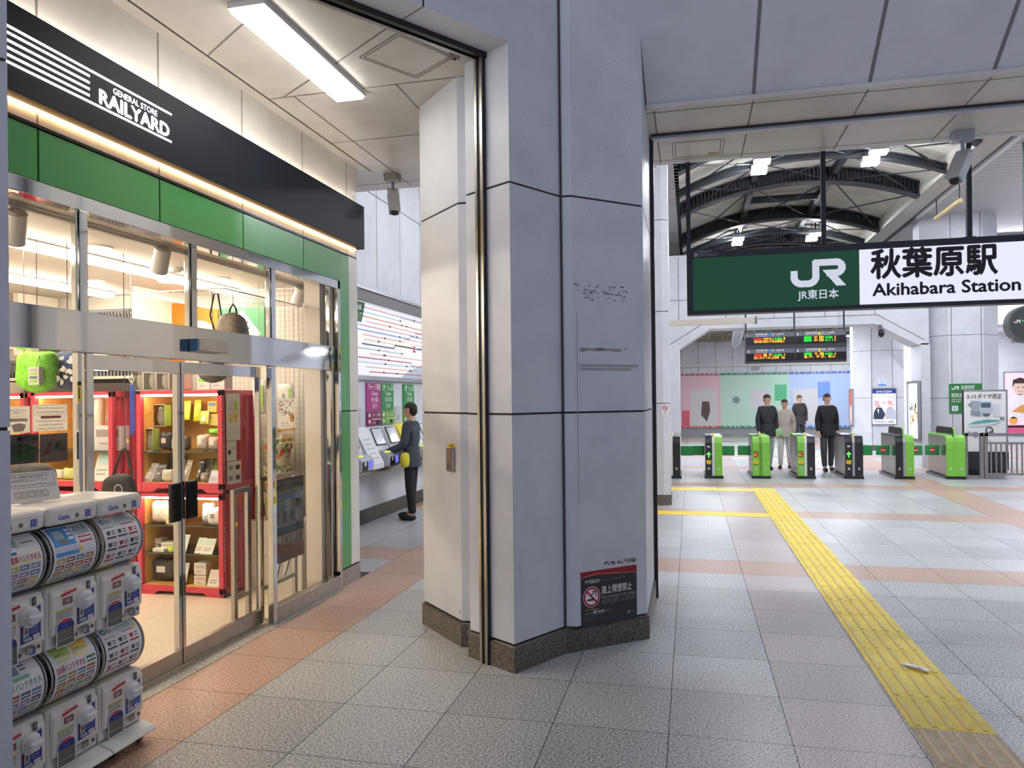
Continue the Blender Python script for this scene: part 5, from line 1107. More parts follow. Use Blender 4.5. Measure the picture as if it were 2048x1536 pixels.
for a in (
 ('card', 'pale price poster with a dark header at the left of the glass shelf', 'poster', 'price_poster', (277, 800, 312, 840), 5.92, None, 'f0dcb8', G1, 'e8c79a', .01),
 ('window', 'upper window box holding a white soft toy, green side, left on the glass shelf', 'toy box', 'toy_box', (304, 809, 330, 853), 5.86, None, 'a9c860', G1, 'ffffff', .09),
 ('window', 'lower window box with a white soft toy at the left end of the glass shelf', 'toy box', 'toy_box', (281, 857, 306, 902), 5.76, zt, 'a9c860', G1, 'ffffff', .09),
 ('pouch', 'large yellow green packet hanging at the top of the upper right container', 'packet', 'packet', (344, 802, 378, 840), 5.95, None, 'c8dc28', G1, 'e8ee7a', .03),
 ('pouch', 'slim yellow green packet right of the door meeting line, upper container', 'packet', 'packet', (386, 800, 400, 842), 5.98, None, 'c4d92c', G1, 'dfe860', .02),
 ('pouch', 'pale green packet hanging left of the yellow cards', 'packet', 'packet', (399, 822, 416, 848), 5.96, None, 'bcd06a', G1, 'f0efd8', .02),
 ('card', 'yellow card with a blue corner hanging on the pegboard', 'card', 'goods_card', (415, 803, 433, 824), 6.0, None, 'e8cf4e', G1, '6f86a8', .004),
 ('card', 'yellow card pair hanging below the blue cornered card', 'card', 'goods_card', (417, 829, 438, 851), 6.0, None, 'ecd768', G1, 'c8b87a', .004),
 ('lump', 'small lime packet above the grey bundle at the right of the glass shelf', 'packet', 'packet', (414, 857, 437, 869), 5.95, None, '86d838', G1, 'b8ee80', .05),
 ('lump', 'black and white soft bundle with a printed pass on the glass shelf', 'soft toy', 'soft_bundle', (314, 862, 342, 904), 5.76, zt, '2c2b2b', G1, 'd9b9b0', .1),
 ('lump', 'round white soft bundle next to the black one on the glass shelf', 'soft toy', 'soft_bundle', (340, 874, 358, 904), 5.77, zt, 'eae3d8', G1, 'e0c9a0', .08),
 ('lump', 'dark grey bundle beside the door meeting line on the glass shelf', 'soft toy', 'soft_bundle', (356, 870, 374, 903), 5.78, zt, '4a4543', G1, 'b8b2aa', .08),
 ('lump', 'heap of clear wrapped grey goods at the right of the glass shelf, left piece', 'packet', 'wrapped_goods', (388, 868, 412, 905), 5.78, zt, 'c9c0b4', G1, 'f2ede4', .12),
 ('lump', 'heap of clear wrapped grey goods at the right of the glass shelf, right piece', 'packet', 'wrapped_goods', (411, 872, 437, 905), 5.78, zt, 'b3aba0', G1, 'ece6dc', .12),
 ('pouch', 'leftmost silver packet leaning at the foot of the upper right container', 'packet', 'packet', (286, 928, 304, 965), 5.74, zf, 'c4c0bc', G2, 'e8e6e2', .09),
 ('pouch', 'striped dark silver packet second from the left in the upper right container', 'packet', 'packet', (303, 930, 321, 965), 5.74, zf, '6f6a6c', G2, 'c4c0c0', .09),
 ('window', 'dark window box behind the leaning packets', 'toy box', 'toy_box', (320, 912, 339, 940), 6.05, None, '6a6056', G2, 'ffffff', .08),
 ('window', 'second dark window box behind the leaning packets', 'toy box', 'toy_box', (341, 912, 362, 940), 6.05, None, '6a6056', G2, 'ffffff', .08),
 ('lump', 'white packet with pink corner in front of the dark window boxes', 'packet', 'packet', (320, 938, 344, 966), 5.74, zf, 'd9d0c8', G2, 'b8d080', .06),
 ('pouch', 'lavender silver packet left of the door meeting line', 'packet', 'packet', (343, 920, 359, 965), 5.74, zf, 'a39ea6', G2, 'd8d4dc', .09),
 ('pouch', 'cream packet touching the door meeting line', 'packet', 'packet', (358, 922, 374, 965), 5.76, zf, 'cbbfae', G2, 'e6ddd0', .09),
 ('pouch', 'narrow black packet right of the door meeting line', 'packet', 'packet', (391, 920, 401, 962), 5.80, zf, '3a3b3a', G2, 'd8d8d4', .07),
 ('pouch', 'shiny olive silver packet in the upper right container', 'packet', 'packet', (401, 918, 419, 955), 5.86, zf, '7b7a6c', G2, 'c0beb0', .07),
 ('pouch', 'green packet at the right end of the upper container', 'packet', 'packet', (419, 918, 436, 955), 5.88, zf, '8f9c34', G2, 'c4cc7a', .07),
 ('lump', 'low grey rolled bundle at the right of the upper container', 'bundle', 'wrapped_goods', (397, 944, 417, 967), 5.75, zf, '8b857a', G2, 'c8c2b8', .08),
 ('card', 'lavender notebook leaning at the right end of the upper container', 'notebook', 'notebook', (416, 942, 437, 968), 5.74, zf, 'c9c6d8', G2, 'dedcec', .05),
 ('lump', 'big cream tote bag on the top glass shelf of the lower container', 'bag', 'folded_bag', (298, 1000, 332, 1050), 5.76, .62, 'efe3d4', G3, 'fff6ea', .1),
 ('box', 'pale yellow package beside the cream tote bag', 'package', 'package', (331, 1012, 350, 1052), 5.78, .62, 'f0dfae', G3, 'f8f0d8', .1),
 ('lump', 'pale blue bag behind the right leaf of the shop door', 'bag', 'folded_bag', (400, 1004, 424, 1052), 5.80, .62, 'd3dfee', G3, 'eef4fa', .1),
 ('lump', 'white bag with grey dots at the right of the lower container', 'bag', 'folded_bag', (412, 1014, 438, 1054), 5.75, .62, 'f2f0ea', G3, '8f918c', .08),
 ('box', 'lower white box of the small stack at the left of the middle shelf', 'box', 'carton', (301, 1088, 318, 1098), 5.86, .37, 'efe7dc', G4, 'd8c8b8', .1),
 ('box', 'upper white box of the small stack at the left of the middle shelf', 'box', 'carton', (301, 1077, 322, 1088), 5.86, None, 'efe9e0', G4, 'd8c8b8', .1),
 ('box', 'flat white box in front of the small stack', 'box', 'carton', (305, 1097, 327, 1106), 5.74, .37, 'f6f2ea', G4, 'ddd6ca', .07),
 ('box', 'white boxes second stack beside the lime tag', 'box', 'carton', (322, 1085, 346, 1104), 5.80, .37, 'e9e2d6', G4, 'cfc6ba', .1),
 ('lump', 'round lime green tag on the middle glass shelf', 'tag', 'price_tag', (334, 1091, 347, 1102), 5.74, .3705, 'b9d83a', G4, 'e6f0a0', .012),
 ('card', 'pastel card set left of the door meeting line on the middle glass shelf', 'card', 'goods_card', (352, 1072, 371, 1108), 5.74, .37, 'e9e8da', G4, 'c6dfe0', .07),
 ('card', 'pastel card set right of the door meeting line on the middle glass shelf', 'card', 'goods_card', (388, 1078, 404, 1112), 5.76, .37, 'ece4d4', G4, 'c9e4dc', .07),
 ('card', 'pastel card set at the right end of the middle glass shelf', 'card', 'goods_card', (400, 1080, 424, 1114), 5.74, .37, 'efe9d8', G4, 'd4e6e0', .07),
 ('lump', 'black packed bag with white marks at the bottom of the lower container', 'bag', 'folded_bag', (296, 1114, 350, 1168), 5.80, .0865, '343230', G5, 'e8e6e2', .12),
 ('card', 'white card leaning left of the door meeting line at the container bottom', 'card', 'goods_card', (347, 1128, 371, 1173), 5.74, .0865, 'f2ede6', G5, 'dfe6ee', .06),
 ('box', 'lower mug box with a cup picture at the container bottom', 'box', 'mug_box', (388, 1151, 412, 1177), 5.76, .0865, 'efe6dc', G5, 'c9c2ba', .12),
 ('box', 'upper mug box with a cup picture and lime top at the container bottom', 'box', 'mug_box', (388, 1126, 412, 1150.5), 5.76, None, 'efe6dc', G5, 'c9c2ba', .12),
 ('card', 'white card with a pale stripe leaning at the bottom right of the container', 'card', 'goods_card', (413, 1142, 437, 1178), 5.74, .0865, 'f4eee6', G5, 'f0e0d6', .06),
 ('window', 'first tall window box from the left on top of the right container', 'toy box', 'toy_box', (262, 735, 285, 777), 5.76, 1.8255, 'd9d2c8', G6, 'ffffff', .12),
 ('window', 'second tall window box from the left on top of the right container', 'toy box', 'toy_box', (286, 735, 311, 777), 5.76, 1.8255, 'd9d2c8', G6, 'ffffff', .12),
 ('window', 'third tall window box from the left on top of the right container', 'toy box', 'toy_box', (312, 735, 337, 777), 5.76, 1.8255, 'd9d2c8', G6, 'ffffff', .12),
 ('window', 'fourth tall window box from the left on top of the right container', 'toy box', 'toy_box', (338, 735, 367, 777), 5.76, 1.8255, 'd9d2c8', G6, 'ffffff', .12),
 ('box', 'white and green box under the round dark bag, left one', 'box', 'carton', (394, 752, 420, 777), 5.8, 1.8255, 'e4e6da', G6, '8fd45a', .12),
 ('box', 'white and green box under the round dark bag, right one', 'box', 'carton', (421, 752, 449, 777), 5.8, 1.8255, 'e4e0dc', G6, '9fd86a', .12),
 ('lump', 'cream white cushion at the left side of the left container', 'cushion', 'cushion', (184, 792, 198, 862), 5.95, None, 'efe2cf', G7, 'f6ecdc', .1),
 ('pouch', 'mauve clear packet on the back of the left container', 'packet', 'packet', (212, 801, 248, 848), 6.0, None, 'a58a9c', G7, 'd8cfd4', .03),
 ('box', 'grey box with a retro train picture on the glass shelf of the left container', 'box', 'train_box', (187, 852, 243, 902), 5.78, zt, 'cfccd0', G7, '8f8688', .1),
 ('card', 'pale map sheet leaning in the left container', 'sheet', 'map_sheet', (184, 905, 216, 962), 5.74, zf, 'dfe3dc', G7, 'c4dfe0', .08),
 ('card', 'grey and yellow book leaning beside the map sheet', 'book', 'book', (208, 925, 234, 962), 5.76, zf, 'a3a6ae', G7, 'd9cf7a', .07),
 ('card', 'cream card lettered in katakana at the top of the left container', 'card', 'goods_card', (78, 792, 120, 822), 6.0, None, 'f2d68e', G7, 'f6e0a4', .01, 'カシオペア'),
 ('lump', 'pale green packet low in the left container, beside the window post', 'packet', 'packet', (122, 935, 146, 960), 5.76, zf, 'd3e08a', G7, 'eef0d4', .07),
 ('lump', 'white packet heap low in the left container', 'packet', 'packet', (100, 938, 123, 961), 5.78, zf, 'efe9de', G7, 'd8d0c4', .07),
): good(*a)
# crates above the left container
t = thing('wall_shelf', 'white wall shelf above the left container', 'shelf', (0, 0, 0)); MB().box(-6.9, -4.93, 5.8, 6.5, 1.94, 1.965, P('d9d0c0')).build('board', t); MB().box(-6.9, -4.95, 6.46, 6.55, 1.83, 1.94, P('8b867e')).build('bracket', t)
t = MB().box(-6.0, -5.0, 5.8, 6.15, 1.822, 1.90, P('3a3734')).build('flat_tray'); tag(t, 'long black tray lying on top of the left container', 'tray')
t = thing('high_shelf', 'high white shelf near the shop ceiling holding baskets', 'shelf', (0, 0, 0)); MB().box(-7.0, -5.15, 6.02, 6.5, 2.40, 2.42, P('d9d0c0')).build('board', t); MB().box(-5.16, -5.10, 6.02, 6.5, 2.2, 2.825, P('efe8da')).box(-6.55, -6.49, 6.02, 6.5, 2.2, 2.825, P('efe8da')).build('upright', t)
def crate(lab, x0, x1, y0, y1, z, h, col):
    t = thing('basket', lab, 'basket', ((x0+x1)/2, (y0+y1)/2, z+.0005), 0, 'plastic baskets on the shop shelves'); u = (x1-x0)/2; w_ = (y1-y0)/2; m = P(col); b = MB()
    b.box(-u, u, -w_, w_, 0, .012, m); n = int(2*u/.035)
    for s in (-1, 1):
        for i in range(n+1): xx = -u+2*u*i/n; b.box(xx-.008, xx+.008, s*w_-.006, s*w_+.006, 0, h, m)
        b.box(-u, u, s*w_-.006, s*w_+.006, 0, h*.3, m)
        for i in range(5): yy = -w_+2*w_*i/4; b.box(s*u-.006, s*u+.006, yy-.008, yy+.008, 0, h, m)
    b.build('body', t); r_ = MB()
    for s in (-1, 1): r_.box(-u-.012, u+.012, s*w_-.014, s*w_+.014, h-.03, h, m).box(s*u-.014, s*u+.014, -w_, w_, h-.03, h, m)
    r_.build('rim', t); MB().box(-u*.85, u*.85, -w_*.85, w_*.85, .012, h*.8, P('7d7a78')).build('contents', t)
crate('dark grey slotted basket on the shelf above the left container', -5.42, -5.0, 5.85, 6.2, 1.965, .17, '6b6a72'); crate('olive slotted basket left of the dark grey one', -5.9, -5.48, 5.85, 6.2, 1.965, .17, '8f8c74'); crate('grey basket behind the lime green bag', -6.5, -6.0, 5.85, 6.2, 1.965, .17, '5f5d62')
crate('dark blue grey basket on the high shelf near the ceiling', -5.7, -5.22, 6.05, 6.42, 2.42, .2, '55575c'); crate('olive grey basket beside the dark one on the high shelf', -6.05, -5.76, 6.05, 6.42, 2.42, .19, '77766a'); crate('pale orange basket at the left of the high shelf', -6.44, -6.1, 6.05, 6.42, 2.42, .16, 'c8a878')
# right window: bins, bags, cabinet, posters, guard rails
t = MB().box(-4.0, -3.42, 6.05, 6.38, .005, .62, P('ece6da')); t.M = frame((-4.0, 6.049, 0), (1, 0, 0)); t.rect(.02, .3, .56, .304, P('b8b0a4'), 1); tag(t.build('white_cabinet'), 'low white cabinet behind the steel guard rail', 'cabinet')
FLW = noisy('floral_print', 'cfd6b0', '5f7a4a', 'e6dcc0', 16, rough=.6, lo=.42, hi=.55)
for i, (z, l) in enumerate(((.62, 'lowest'), (.87, 'middle'), (1.12, 'topmost'))):
    t = thing('floral_bin', 'floral printed bin, %s of the stack by the red container' % l, 'bin', (-3.74, 6.2, z+.0005), 0, 'stacked floral bins')
    MB().cyl((0, 0, 0), (0, 0, .247), .105, FLW, 24, .135).build('body', t)
    b = MB(); rr = random.Random(i)
    for k in range(9):
        a_ = -1.9+k*.3; zz = .06+rr.random()*.12; rad = .109+.03*zz/.25+.002; b.M = frame((rad*math.cos(a_), rad*math.sin(a_), zz), (-math.sin(a_), math.cos(a_), 0)); b.disc(0, 0, .024, P(rr.choice(['d9582e', 'e0803c', '3f8a5c', '8fae4a', 'c03c38'])), 1, 7)
    b.build('flower_print', t)
for (pts, Y, m, l) in (([(506, 762), (532, 760), (532, 826), (507, 832)], 6.1, P('f1efe8'), 'white and green packaged bag hanging behind the right door leaf'), ([(556, 768), (586, 766), (590, 822), (557, 824)], 6.28, P('eceae2'), 'white packaged bag with a green edge hanging behind the right window')):
    t = thing('packaged_bag', l, 'bag', (0, Y, 0), 0, 'packaged bags at the right window'); q = pxpoly(pts, Y); blob(MB(), q, .05, m).build('bag', t); b = MB(frame((0, -.026, 0), (1, 0, 0))); x0 = q[1][0]; b.rect(x0-.04, q[2][1]+.04, x0-.015, q[1][1]-.05, P('a6d05a'), 1); b.rect((q[0][0]+x0)/2-.02, q[2][1]+.1, (q[0][0]+x0)/2+.01, q[1][1]-.1, P('9a9a94'), 1); b.build('print', t)
    MB().cyl(((q[0][0]+q[1][0])/2, 0, q[0][1]-.01), ((q[0][0]+q[1][0])/2, 0, 2.83), .003, P('b8b0a4'), 5).build('hanger', t)
XP = -3.158
def wprint(name, lab, cat, ya, yb, za, zb, col, draw, x=XP, group=None):
    t = thing(name, lab, cat, (0, 0, 0), 0, group); t.matrix_world = frame((x, ya, za), (0, 1, 0)); w_, h_ = yb-ya, zb-za
    MB().rect(0, 0, w_, h_, paper_mat('sheet_'+col, col), 0).build('sheet', t); b = MB(); draw(b, w_, h_)
    b.mats = [paper_mat(m.name+'_thin', tuple(m.node_tree.nodes['Principled BSDF'].inputs['Base Color'].default_value)[:3]) for m in b.mats]
    b.build('print', t); return t
def d_wel(b, w, h):
    b.M = Matrix.Translation((0, 0, 0)); G = P('5f7a68'); 
    for (a0, a1, c0, c1) in ((.03, .97, .965, .975), (.03, .97, .62, .63)): b.rect(w*a0, h*c0, w*a1, h*c1, G, 1)
    b.rect(w*.03, h*.62, w*.04, h*.97, G, 1); b.rect(w*.96, h*.62, w*.97, h*.97, G, 1)
    K = P('4a4a4a'); b.text('Welcome to the railway goods store,', w/2, h*.84, h*.07, K, 2, 'CENTER', w=w*.84, bold=.008); b.text('this is the Railyard Akihabara store.', w/2, h*.69, h*.07, K, 2, 'CENTER', w=w*.82, bold=.008)
    R_ = P('d05a60'); b.rect(w*.22, h*.47, w*.8, h*.575, R_, 1); b.rect(w*.225, h*.475, w*.795, h*.57, P('e6e2d8'), 2); b.text('[Regarding payment methods]', w/2, h*.5, h*.045, R_, 3, 'CENTER', w=w*.5)
    for i, s in enumerate(('Touch payment with a credit card is', 'not possible, but payment by', 'inserting a credit card is possible.')): b.text(s, w/2, h*(.35-.14*i), h*.07, K, 2, 'CENTER', w=w*(.84, .68, .78)[i], bold=.008)
wprint('welcome_notice', 'grey window notice welcoming customers to the railway goods store', 'notice', 3.005, 3.215, 1.578, 1.712, 'dad6cc', d_wel)
def d_not(b, w, h):
    K = P('6a6a6a'); b.text('開店前の並び', w/2, h*.82, h*.06, K, 1, 'CENTER', w=w*.7); b.text('ご遠慮下さい', w/2, h*.72, h*.06, K, 1, 'CENTER', w=w*.6); b.text('お知らせ', w/2, h*.6, h*.05, P('c86a6a'), 1, 'CENTER', w=w*.5); b.rect(w*.1, h*.42, w*.9, h*.55, P('c9c5bc'), 1)
    b.text('No line before opening', w/2, h*.47, h*.04, K, 2, 'CENTER', w=w*.7); b.poly([(w*.3, h*.05), (w*.7, h*.05), (w*.82, h*.3), (w*.6, h*.36), (w*.4, h*.36), (w*.2, h*.3)], P('a9a6aa'), 1)
wprint('queue_notice', 'smaller grey window notice at the left edge of the shop window', 'notice', 2.86, 2.99, 1.575, 1.705, 'd4d0c6', d_not)
def d_ph1(b, w, h):
    b.rect(w*.3, h*.78, w*.95, h*.9, P('3f4a48'), 1); b.text('3,300', w*.62, h*.81, h*.07, TXTW, 2, 'CENTER', w=w*.3); b.poly([(w*.1, h*.15), (w*.85, h*.08), (w*.98, h*.62), (w*.22, h*.68)], P('5f8a52'), 1); b.line([(w*.2, h*.3), (w*.4, h*.55), (w*.6, h*.3), (w*.85, h*.5)], .003, P('d8a060'), 2); b.poly([(0, h*.2), (w*.1, h*.15), (w*.2, h*.66), (w*.1, h*.7), (0, h*.6)], P('4f78b0'), 2); b.poly([(w*.7, h*.6), (w, h*.5), (w, h*.72)], P('e0a878'), 3)
wprint('photo_poster', 'black window poster showing a green circuit board card holder', 'poster', 2.86, 3.04, 1.425, 1.568, '24262a', d_ph1)
def d_ph2(b, w, h):
    b.text('iPhone case with LED light without battery', w/2, h*.85, h*.05, P('c8c0b8'), 1, 'CENTER', w=w*.7); b.poly([(w*.1, h*.25), (w*.35, h*.75), (w*.45, h*.7), (w*.38, h*.3)], P('a06a5c'), 1); b.poly([(w*.42, h*.35), (w*.68, h*.45), (w*.75, h*.72), (w*.5, h*.64)], P('4f8f72'), 2); b.disc(w*.63, h*.62, .015, TXTK, 3); b.rect(w*.64, h*.36, w*.94, h*.45, P('51605a'), 2); b.text('The PCB Transit Compact Kit', w/2, h*.2, h*.05, P('c8c0b8'), 1, 'CENTER', w=w*.7)
wprint('photo_poster', 'dark window poster showing a hand with a phone case', 'poster', 3.045, 3.215, 1.42, 1.563, '34302f', d_ph2)
def d_fly(b, w, h):
    rr = random.Random(9)
    for i in range(40): b.disc(w*(.08+rr.random()*.84), h*(.42+rr.random()*.5), w*(.015+rr.random()*.03), P(rr.choice(['6f8fb0', 'd0563c', 'e0b84a', '7f8f6a', '55606a'])), 1, 6)
    b.disc(w*.8, h*.4, w*.14, P('f0b41e'), 2, 20); b.text('12種', w*.8, h*.37, h*.06, TXTK, 3, 'CENTER', w=w*.18); b.rect(0, 0, w, h*.08, P('f0b41e'), 1); b.text('駅弁ごはん', w*.4, h*.2, h*.07, P('5a5650'), 2, 'CENTER', w=w*.4); b.text('新発売のお知らせ', w*.45, h*.12, h*.05, P('5a5650'), 2, 'CENTER', w=w*.5)
wprint('flyer', 'white flyer with colourful small figures and a yellow dot on the right window', 'flyer', 5.235, 5.505, 1.475, 1.74, 'e6e2d6', d_fly)
def d_rail(b, w, h): b.rect(.03, 0, w-.0, h, P('efe2c4'), 1); b.text('GENERAL STORE', w*.55, h*.72, h*.12, P('c8923c'), 2, 'CENTER', w=w*.45); b.text('RAILYARD', w/2, h*.2, h*.36, TXTK, 2, 'CENTER', w=w*.92, bold=.025)
wprint('store_sticker', 'small Railyard store sticker under the colourful flyer', 'sticker', 5.265, 5.475, 1.375, 1.455, 'efe2c4', d_rail)
def d_watch(b, w, h):
    b.rect(0, h*.86, w, h, P('3f2f2c'), 1); b.text('SEIKO× 東京駅開業100周年記念', w*.52, h*.92, h*.05, P('c9b8a8'), 2, 'CENTER', w=w*.92, bold=.008); b.text('オリジナルウォッチ', w*.45, h*.875, h*.03, P('c9b8a8'), 2, 'CENTER', w=w*.5)
    b.rect(0, h*.42, w, h*.86, P('7fa9cf'), 1); b.poly([(w*.6, h*.75), (w*.8, h*.82), (w, h*.8), (w, h*.7)], P('d5e2ee'), 2); b.rect(w*.35, h*.6, w*.55, h*.74, P('d9e6ea'), 2)
    for i in range(5): b.rect(w*(.05+i*.12), h*.47, w*(.12+i*.12), h*(.6+.02*(i % 2)), P(['a8583c', 'd8cfc4'][i % 2]), 3)
    b.rect(0, h*.42, w, h*.47, P('c9ccc8'), 3); b.rect(0, h*.34, w, h*.42, P('5e7a78'), 2); b.poly([(w*.7, h*.36), (w*.88, h*.36), (w*.88, h*.43), (w*.7, h*.43)], P('352a26'), 4); b.rect(w*.71, h*.64, w*.87, h*.72, P('3a322c'), 4); b.disc(w*.79, h*.535, w*.15, P('4a403a'), 4, 28, h*.105); b.disc(w*.79, h*.535, w*.135, P('e8e4d8'), 5, 28, h*.095)
    b.rect(w*.785, h*.48, w*.795, h*.54, TXTK, 6); b.rect(w*.79, h*.535, w*.88, h*.54, TXTK, 6)
    b.rect(0, h*.335, w, h*.345, P('2e2422'), 4)
    for i in range(4): b.rect(w*(.01+i*.25), h*.21, w*(.24+i*.25), h*.33, P('e2ddd2'), 4); b.disc(w*(.12+i*.25), h*.27, w*.05, P(['f0ece2', '6a5a48', 'e8e4d8', 'a08a70'][i]), 5, 16); b.rect(w*(.1+i*.25), h*.21, w*(.14+i*.25), h*.24, P('38302c'), 5)
    for i in range(6): b.rect(w*.1, h*(.03+.026*i), w*(.86-.03*i), h*(.036+.026*i), P('8d7c74'), 4)
    b.disc(w*.5, h*.79, .012, P('d8d22a'), 7)
wprint('watch_poster', 'large watch advertisement poster low in the right shop window', 'poster', 5.205, 5.655, .43, 1.095, '4a3834', d_watch, -3.175)
def guard(lab, y0, y1, z1, x):
    t = thing('guard_rail', lab, 'guard rail', (x, y0, .005), 0, 'steel guard rails inside the shop glass'); w_ = y1-y0
    MB().box(-.015, .015, 0, .04, 0, z1, STEELB).build('post', t); MB().box(-.015, .015, w_-.04, w_, 0, z1, STEELB).build('post', t); MB().box(-.015, .015, .04, w_-.04, z1-.035, z1, STEELB).build('top_bar', t); MB().box(-.012, .012, .04, w_-.04, .22, .25, STEELB).build('lower_bar', t)
guard('brushed steel guard rail framing the watch poster', 5.19, 5.74, 1.115, -3.3); guard('brushed steel guard rail behind the right door leaf', 4.90, 5.12, 1.05, -3.34)
t = MB().box(-.01, .0, -.03, .03, -.02, .02, P('e6dfd0')).box(-.01, .0, .05, .11, -.02, .02, P('e6dfd0')).tube([(0, 0, -.02), (.02, -.01, -.1), (.01, -.04, -.2)], .006, BLACK, 6).tube([(0, .08, -.02), (.02, .07, -.1), (.01, .03, -.2)], .006, BLACK, 6).build('power_socket', None, (-3.62, 6.04, .3), (0, 0, -PI/2)); tag(t, 'white power sockets with two black cables low behind the right window', 'socket')
for (ya, za, zb, x, l) in ((3.245, 1.72, 1.83, XF+.008, 'yellow warning sticker on the steel post left of the door'), (5.112, 1.05, 1.10, XF+.01, 'upper yellow square sticker on the post right of the door'), (5.112, .93, .98, XF+.01, 'lower yellow square sticker on the post right of the door')):
    t = MB(frame((x, ya, 0), (0, 1, 0))); t.rect(-.012, za, .012, zb, YEL, 1)
    if zb-za > .1: t.rect(-.012, zb-.02, .012, zb, TXTK, 2); t.rect(-.004, za+.02, .002, zb-.03, TXTK, 2)
    tag(t.build('post_sticker'), l, 'sticker')
for y, z, l in ((4.75, .83, 'left'), ):
    t = MB(frame((-3.204, y, z), (0, 1, 0))); t.disc(0, 0, .017, YEL, 1, 16); tag(t.build('round_sticker'), 'round yellow sticker on the right door leaf', 'sticker')

# ---- capsule vending machines
CW = noisy('machine_cream', 'ece6df', 'e7e1da', 'f0eae4', 3, rough=.35); NV = P('23358c', .4); CAPG = P('a9adb0', .3)
RD, CXD, CZD = .137, -.112, .405
def cmap(u, v, n, R_=RD+.001):
    a = v/R_; return (CXD+(R_+n)*math.cos(a), u, CZD+(R_+n)*math.sin(a))
class CP(MB):                                # print wrapped round the drum
    def add(s, vs, fs, m, smooth=False): return MB.add(s, [cmap(p[0], p[1], p[2]*.35) for p in vs], fs, m, smooth)
    def rect(s, u0, v0, u1, v1, m, L=1):
        k = max(1, int(abs(v1-v0)/.018)); vs = []; fs = []
        for i in range(k+1): v = v0+(v1-v0)*i/k; vs += [(u0, v, L*.0011), (u1, v, L*.0011)]
        for i in range(k): fs.append((2*i, 2*i+1, 2*i+3, 2*i+2))
        return s.add(vs, fs, m)
